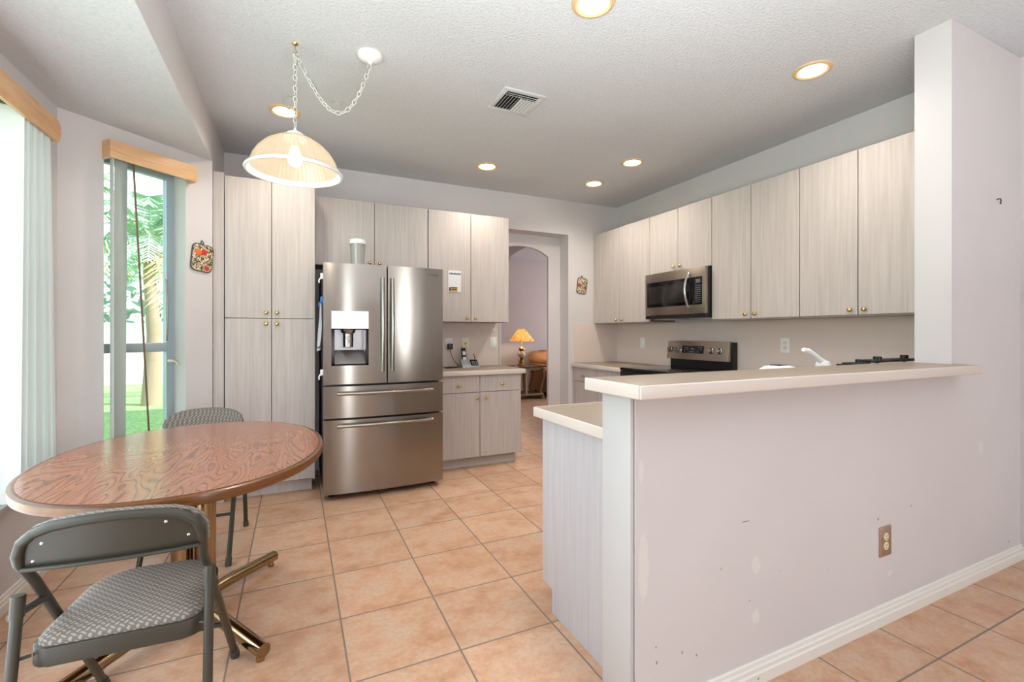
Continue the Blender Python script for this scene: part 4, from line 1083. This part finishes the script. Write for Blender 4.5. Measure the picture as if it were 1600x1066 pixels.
# power adapter, phone, cable
ad = thing('power_adapter', 'black power adapter with cord in the outlet by the fridge', 'adapter', (1.430, 4.55, 1.08))
bx('plug_block', 1.405, 1.455, 4.520, 4.5645, 1.085, 1.145, BLACK, ad, 0.006)
bm = bm_new(); tube(bm, [(1.430, 4.535, 1.088), (1.432, 4.53, 1.06), (1.445, 4.52, 1.01), (1.475, 4.50, 0.955), (1.500, 4.49, 0.925), (1.505, 4.48, 0.914)], 0.003, 8); mk('cord', bm, BLACK, ad)
bm = bm_new(); pts = [(1.375 + 0.055 * math.cos(a * .7) + a * 0.001, 4.40 + 0.04 * math.sin(a * .7), 0.9115 + 0.0016 * (a % 3)) for a in range(28)]
tube(bm, pts, 0.0042, 8); tube(bm, [pts[-1], (1.44, 4.42, 0.913), (1.48, 4.44, 0.912)], 0.0042, 8)
tag(mk('cable_coil', bm, BLACK), 'coiled black cable lying on the counter left of the phone', 'cable')
ph = thing('cordless_phone', 'silver and black cordless phone in its base on the counter', 'phone', (1.56, 4.40, 0.907))
bm = bm_new(); prism(bm, [(4.35, 0.9075), (4.45, 0.9075), (4.45, 0.985), (4.425, 0.990), (4.35, 0.925)], 1.500, 1.680, 'x', 0.004); mk('base', bm, SILVER, ph)
MH = Matrix.Translation((1.545, 4.418, 0.945)) @ Matrix.Rotation(R(-18), 4, 'X')
bm = bm_new(); box(bm, -0.024, 0.024, -0.013, 0.013, 0, 0.165, 0.008, 3, MH); hs = mk('handset', bm, BLACK, ph)
bm = bm_new(); box(bm, -0.017, 0.017, -0.0145, -0.012, 0.085, 0.125, 0.001, 1, MH); mk('screen', bm, SILVER, hs)
bm = bm_new(); box(bm, -0.018, 0.018, -0.0145, -0.012, 0.03, 0.065, 0.001, 1, MH); mk('keypad', bm, SILVER, hs)
MK = Matrix.Translation((1.633, 4.3845, 0.9555)) @ Matrix.Rotation(R(-49), 4, 'X')
bm = bm_new(); box(bm, -0.038, 0.038, -0.003, 0.003, -0.042, 0.042, 0.002, 1, MK); kp = mk('keypad_panel', bm, BLACKG, ph)
bm = bm_new()
for r_ in range(4):
    for q in range(3): box(bm, -0.025 + q * 0.02, -0.012 + q * 0.02, -0.0042, -0.0028, -0.032 + r_ * 0.015, -0.024 + r_ * 0.015, M=MK)
mk('keypad_print', bm, SILVER, kp)
bm = bm_new(); tube(bm, [(1.662, 4.435, 0.985), (1.652, 4.442, 1.035), (1.650, 4.444, 1.045)], [0.005, 0.0035, 0.003], 8); mk('antenna', bm, BLACK, ph)
bm = bm_new(); tube(bm, [(1.607, 4.566, 1.143), (1.609, 4.545, 1.10), (1.612, 4.52, 1.02), (1.612, 4.47, 0.99), (1.61, 4.452, 0.975)], 0.002, 6); mk('line_cord', bm, PLASTI, ph)

# notepad on the cabinet door
npd = thing('notepad', 'white magnetic notepad with blue heading on the cabinet door by the fridge', 'notepad', (1.387, 4.255, 1.645))
bx('paper_pad', 1.322, 1.450, 4.2545, 4.2598, 1.648, 1.852, PAPER, npd)
bm = bm_new()
for i in range(9): box(bm, 1.352 + i * 0.0107, 1.361 + i * 0.0107, 4.2535, 4.2546, 1.812 + 0.003 * (i % 2), 1.832 - 0.003 * (i % 3))
mk('heading', bm, BLUEP, npd)
bx('photo_strip', 1.352, 1.412, 4.2532, 4.2546, 1.652, 1.690, GOLDP, npd)
bm = bm_new(); box(bm, 1.352, 1.412, 4.2524, 4.2533, 1.684, 1.692); box(bm, 1.354, 1.408, 4.2524, 4.2533, 1.667, 1.676); box(bm, 1.330, 1.350, 4.2535, 4.2546, 1.655, 1.690); box(bm, 1.332, 1.348, 4.2535, 4.2546, 1.815, 1.828); mk('printed_band', bm, BROWNP, npd)

# potholders
def potholder(label, M, w_, h_, apples, tilt):
    t_ = thing('potholder', label, 'potholder', tuple(M @ Vector((0, 0, -h_ / 2))))
    def pts(g):
        out = []; r_ = 0.03
        for cx, cz, a0 in ((w_ / 2 - r_, h_ / 2 - r_, 0), (-w_ / 2 + r_, h_ / 2 - r_, 90), (-w_ / 2 + r_, -h_ / 2 + r_, 180), (w_ / 2 - r_, -h_ / 2 + r_, 270)):
            for i in range(7):
                a = R(a0 + 15 * i); x, z = cx + (r_ + g) * math.cos(a), cz + (r_ + g) * math.sin(a)
                out.append((x * math.cos(tilt) - z * math.sin(tilt), x * math.sin(tilt) + z * math.cos(tilt)))
        return out
    bm = bm_new(); prism(bm, pts(0), -0.011, -0.001, 'y', 0.003, M=M); bd = mk('pad', bm, HOLDER, t_)
    bm = bm_new(); tube(bm, [M @ Vector((x, -0.006, z)) for x, z in pts(0.001)], 0.0055, 8, True); mk('binding', bm, GREEN, t_)
    bm = bm_new(); s_ = h_ / 2
    tube(bm, [M @ Vector(v) for v in ((-0.004, -0.005, s_ - .004), (-0.008, -0.005, s_ + 0.022), (0.0, -0.005, s_ + 0.032), (0.010, -0.005, s_ + 0.020), (0.012, -0.005, s_ - .004))], 0.0032, 8); mk('hanging_loop', bm, GREEN, t_)
    for (x, z, r_, mm) in apples:
        bm = bm_new(); lathe(bm, [(0, 0), (r_, 0), (r_ * .9, 0.0012), (0, 0.002)], 20, M=M @ Matrix.Translation((x, -0.011, z)) @ Matrix.Rotation(R(90), 4, 'X')); mk('apple_print', bm, mm, bd)
SPH = 0.794
potholder('floral potholder with red and orange apples beside the narrow window', MB @ Matrix.Translation((SPH, 0, 1.785)), 0.142, 0.185, [(-0.028, 0.038, 0.024, ORANGE), (0.012, 0.042, 0.021, RED), (0.030, -0.072, 0.017, RED)], R(-6))
potholder('small floral potholder hanging right of the doorway', Matrix.Translation((3.055, 4.585, 1.808)), 0.128, 0.178, [(-0.045, 0.012, 0.018, RED)], R(-7))

bm = bm_new(); tube(bm, [(3.375, 1.134, 1.962), (3.375, 1.120, 1.962), (3.375, 1.117, 1.952), (3.375, 1.120, 1.935), (3.382, 1.118, 1.936)], 0.003, 8)
tag(mk('wall_hook', bm, plain('dark_nail', (86, 80, 74), 0.4, 0.8)), 'small dark hook on the white wall return above the bar', 'hook')

# things behind the bar
fc = thing('faucet', 'white single-lever kitchen faucet rising behind the bar ledge', 'faucet', (2.415, 1.45, 0.907))
bm = bm_new(); lathe(bm, [(0, 0), (0.034, 0), (0.032, 0.01), (0.026, 0.02), (0.024, 0.13), (0.033, 0.165), (0.034, 0.185), (0.026, 0.203), (0.0, 0.208)], 24, (2.415, 1.45, 0.907)); mk('body', bm, PLASTW, fc)
bm = bm_new(); tube(bm, [(2.420, 1.45, 1.098), (2.385, 1.45, 1.118), (2.345, 1.45, 1.142), (2.295, 1.45, 1.163), (2.258, 1.45, 1.170)], [0.020, 0.013, 0.012, 0.014, 0.010], 12); mk('lever', bm, PLASTW, fc)
bm = bm_new(); tube(bm, [(2.415, 1.46, 1.02), (2.41, 1.52, 1.04), (2.40, 1.60, 1.04), (2.40, 1.63, 1.02), (2.40, 1.635, 0.99)], [0.016, 0.014, 0.013, 0.013, 0.013], 12); mk('spout', bm, PLASTW, fc)
cn = thing('canister', 'white round-lidded canister with dark slot just showing over the bar ledge', 'canister', (2.08, 1.45, 0.907))
bm = bm_new(); lathe(bm, [(0, 0), (0.074, 0), (0.080, 0.01), (0.082, 0.165), (0, 0.165)], 32, (2.08, 1.45, 0.907)); mk('body', bm, PLASTW, cn)
bm = bm_new(); lathe(bm, [(0, 0.1655), (0.084, 0.1655), (0.084, 0.172), (0.065, 0.185), (0.035, 0.191), (0, 0.192)], 32, (2.08, 1.45, 0.907)); mk('lid', bm, PLASTW, cn)
bx('slot', 2.045, 2.105, 1.425, 1.475, 1.094, 1.1015, BLACK, cn, 0.002)
rk = thing('dish_rack', 'black dish rack with knobbed posts behind the bar ledge', 'rack', (2.80, 1.44, 0.907))
bm = bm_new(); tube(bm, [(2.48, 1.37, 0.915), (3.12, 1.37, 0.915), (3.12, 1.50, 0.915), (2.48, 1.50, 0.915)], 0.006, 8, True); mk('base_frame', bm, BLACK, rk)
for (x0, x1, z) in ((2.55, 2.66, 1.100), (2.69, 2.855, 1.112), (2.88, 3.12, 1.112)): bx('tray', x0, x1, 1.36, 1.44, z - 0.014, z, BLACK, rk, 0.003)
for x in (2.475, 2.635, 2.795, 3.055):
    bm = bm_new(); zt = {2.475: 1.096, 2.635: 1.116, 2.795: 1.127, 3.055: 1.130}[x]
    cyl(bm, (x, 1.40, 0.915), (x, 1.40, zt - 0.03), 0.006, n=10); cyl(bm, (x, 1.40, zt - 0.03), (x, 1.40, zt), 0.019, n=20); mk('post', bm, BLACK, rk)

# ------------------------------------------------------------------ far room
st = thing('side_table', 'carved side table with dark glossy top beyond the arch', 'table', (3.95, 7.95, 0))
bx('table_top', 3.50, 4.36, 7.72, 8.30, 0.608, 0.632, WOODT, st, 0.008, 3)
bx('apron', 3.56, 4.30, 7.77, 8.25, 0.55, 0.608, WOODS, st, 0.004)
bx('lower_shelf', 3.58, 4.30, 7.75, 8.26, 0.075, 0.11, WOODS, st, 0.006)
for x in (3.57, 4.29):
    for y in (7.78, 8.24):
        s = 1 if x > 3.9 else -1; bm = bm_new()
        tube(bm, [(x + s * 0.00, y, 0.56), (x + s * 0.035, y, 0.48), (x + s * 0.02, y, 0.38), (x - s * 0.03, y, 0.24), (x - s * 0.045, y, 0.14), (x - s * 0.01, y, 0.105)], [0.036, 0.034, 0.026, 0.02, 0.018, 0.028], 12)
        mk('leg', bm, WOODS, st)
        bm = bm_new(); lathe(bm, [(0, 0), (0.03, 0), (0.036, 0.02), (0.036, 0.076), (0, 0.076)], 16, (x, y, 0)); mk('foot', bm, WOODS, st)
bm = bm_new(); tube(bm, [(3.93, 7.80, 0.11), (3.93, 7.80, 0.20), (3.92, 7.80, 0.40), (3.93, 7.80, 0.552)], [0.05, 0.035, 0.045, 0.05], 14); mk('centre_support', bm, WOODS, st)
tl = thing('table_lamp', 'lit table lamp with floral cone shade on the side table', 'lamp', (3.955, 8.0, 0.632))
LX, LY = 3.955, 8.0
bm = bm_new(); lathe(bm, [(0, 0.632), (0.085, 0.632), (0.085, 0.65), (0.06, 0.67), (0.05, 0.72), (0.03, 0.75), (0.045, 0.765), (0.03, 0.78), (0, 0.78)], 24, (LX, LY, 0)); mk('base', bm, BRASSD, tl)
bm = bm_new(); lathe(bm, [(0, 0.78), (0.03, 0.78), (0.07, 0.82), (0.072, 0.86), (0.035, 0.905), (0, 0.905)], 24, (LX, LY, 0)); mk('ceramic_body', bm, MARBLE, tl)
bm = bm_new(); lathe(bm, [(0, 0.905), (0.035, 0.905), (0.06, 0.94), (0.055, 0.965), (0.03, 0.985), (0.018, 1.0), (0.012, 1.16), (0, 1.16)], 24, (LX, LY, 0)); mk('stem', bm, BRASSD, tl)
bm = bm_new(); lathe(bm, [(0.245, 1.10), (0.06, 1.338), (0.057, 1.338), (0.241, 1.10)], 40, (LX, LY, 0), 0, 0, True); mk('lamp_shade', bm, LSHADE, tl)
bm = bm_new(); ico(bm, (LX, LY, 1.19), 0.032, 2); mk('bulb', bm, mat_emit('lamp_bulb', (255, 222, 176), 12.0), tl)
d = bpy.data.lights.new('table_lamp_light', 'POINT'); d.energy = 13; d.color = (1.0, 0.82, 0.62); d.shadow_soft_size = 0.035
o = bpy.data.objects.new('table_lamp_light', d); COL.objects.link(o); o.parent = tl; o.location = (0, 0, 1.14 - 0.632)
bm = bm_new(); box(bm, 3.60, 3.72, 7.82, 7.90, 0.633, 0.648, 0.003)
tag(mk('book', bm, BROWNP), 'thin dark book lying on the left of the side table', 'book')
sf = thing('sofa', 'tan sofa with rolled arm right of the side table', 'sofa', (5.3, 8.1, 0))
bm = bm_new(); tube(bm, [(4.54, 7.65, 0.74), (4.54, 8.60, 0.74)], 0.14, 20); box(bm, 4.44, 4.64, 7.68, 8.60, 0.08, 0.72, 0.02); mk('arm', bm, SOFA, sf)
bx('seat_base', 4.64, 6.2, 7.62, 8.60, 0.08, 0.42, SOFA, sf, 0.04, 3)
bx('backrest', 4.64, 6.2, 8.35, 8.68, 0.42, 0.90, SOFA, sf, 0.06, 3)
for x0, x1 in ((4.65, 5.42), (5.43, 6.19)): bx('cushion', x0, x1, 7.60, 8.36, 0.42, 0.56, SOFA, sf, 0.05, 3)
for x in (4.52, 6.1):
    for y in (7.75, 8.5):
        bm = bm_new(); cyl(bm, (x, y, 0), (x, y, 0.085), 0.03); mk('foot', bm, WOODT, sf)

# ------------------------------------------------------------------ outside
sbox('ground_lawn', -40, -1.41, -30, 6.9, -0.40, -0.15, LAWN)
sbox('ground_lawn_far', -40, -0.77, 6.9, 16.0, -0.40, -0.15, LAWN)
sbox('ground_patio', -40, -0.77, 16.0, 60, -0.40, -0.148, PATIO)
sbox('ground_side', -1.41, -0.77, 4.2, 6.9, -0.40, -0.15, LAWN)
fe = thing('garden_wall', 'white garden wall across the yard outside the narrow window', 'wall', (-6, 17.5, -0.15))
bx('wall_panel', -18, 3, 17.4, 17.6, -0.15, 1.48, FENCE, fe)
bx('coping', -18, 3, 17.34, 17.66, 1.48, 1.56, FENCE, fe)
def frond(bm, base, az, el, L, nleaf=26, droop=1.0, wl=0.42):
    d = Vector((math.cos(az), math.sin(az), 0)); side = Vector((-d.y, d.x, 0)); pts = []
    for i in range(13):
        s = i / 12; pts.append(base + d * (L * (s * math.cos(el) - 0.10 * s * s)) + Vector((0, 0, L * (s * math.sin(el) - droop * 0.55 * s * s))))
    tube(bm, pts, [0.022 * (1 - 0.85 * i / 12) for i in range(13)], 5)
    for i in range(nleaf):
        s = 0.12 + 0.86 * i / nleaf; k = int(s * 12); p = pts[k].lerp(pts[min(12, k + 1)], s * 12 - k); tn = (pts[min(12, k + 1)] - pts[max(0, k - 1)]).normalized()
        l = wl * math.sin(math.pi * min(1, 0.15 + s * 0.8)) * random.uniform(.85, 1.15)
        for sg in (1, -1):
            tip = p + side * (sg * l * 0.75) + tn * (l * 0.55) + Vector((0, 0, -l * random.uniform(0.15, 0.5)))
            wv = tn * 0.022; q = [bm.verts.new(p - wv), bm.verts.new(p + wv), bm.verts.new(p.lerp(tip, .55) + wv * .9), bm.verts.new(tip), bm.verts.new(p.lerp(tip, .55) - wv * .9)]
            bm.faces.new(q)
def palm(label, x, y, h, L, n, seed):
    random.seed(seed); t_ = thing('palm_tree', label, 'tree', (x, y, -0.15), 0, 'palms beyond the lawn')
    bm = bm_new(); tube(bm, [(x, y, -0.15), (x + .05, y, h * .4), (x - .03, y, h * .8), (x, y, h)], [0.17, 0.12, 0.10, 0.11], 12); mk('trunk', bm, BARK, t_)
    bm = bm_new()
    for i in range(n): frond(bm, Vector((x, y, h)), i * 2.399 + random.uniform(-.2, .2), R(random.uniform(-5, 75)), L * random.uniform(.8, 1.1), 28, random.uniform(.8, 1.3))
    mk('crown', bm, LEAF, t_)
    bm = bm_new()
    for i in range(3): frond(bm, Vector((x, y, h - .1)), -1.2 + i * 1.1, R(-20), L * .75, 22, 0.9)
    mk('dry_frond', bm, LEAFY, t_)
palm('feathery palm tree nearest the narrow window, with a yellowing frond', -2.55, 11.2, 3.0, 2.6, 30, 3)
palm('taller palm tree rising behind and left of the nearest palm', -5.6, 14.9, 4.6, 3.0, 30, 5)
palm('palm tree standing right of the nearest palm', -1.6, 16.4, 3.9, 2.2, 24, 9)
random.seed(2)
hd_ = thing('hedge', 'leafy green hedge behind the white garden wall', 'hedge', (-6, 19.3, -0.15))
bm = bm_new()
for i in range(2600):
    p = Vector((random.uniform(-14, 2), random.uniform(18.6, 20.0), random.uniform(0.0, 1.0) ** 1.3 * 4.4)); a = Vector((random.uniform(-1, 1), random.uniform(-1, 1), random.uniform(-1, 1))).normalized(); b = a.orthogonal().normalized()
    l = random.uniform(.18, .4); q = [p - a * l, p + b * l * .4, p + a * l, p - b * l * .4]; bm.faces.new([bm.verts.new(v) for v in q])
mk('foliage', bm, BUSHM, hd_)
bm = bm_new()
for i in range(12): cyl(bm, (-13 + i * 1.25, 19.3, -0.15), (-13 + i * 1.25, 19.3, 1.8), 0.06, 0.03, 8)
mk('stem', bm, BARK, hd_)

# repeats of one kind share a group
GROUPS = {'wall_cabinet': 'whitewashed wall cabinets', 'base_cabinet': 'whitewashed base cabinets', 'countertop': 'beige laminate countertops',
          'potholder': 'floral potholders on the walls', 'wall_outlet': 'wall outlets', 'light_switch': 'white rocker switches',
          'window_valance': 'blond wood valances', 'vertical_blind': 'vertical blinds at the bay windows', 'magnetic_clip': 'magnetic clips on the fridge side'}
for o in SC.objects:
    k = o.name.split('.')[0]
    if o.parent is None and k in GROUPS and 'group' not in o: o['group'] = GROUPS[k]
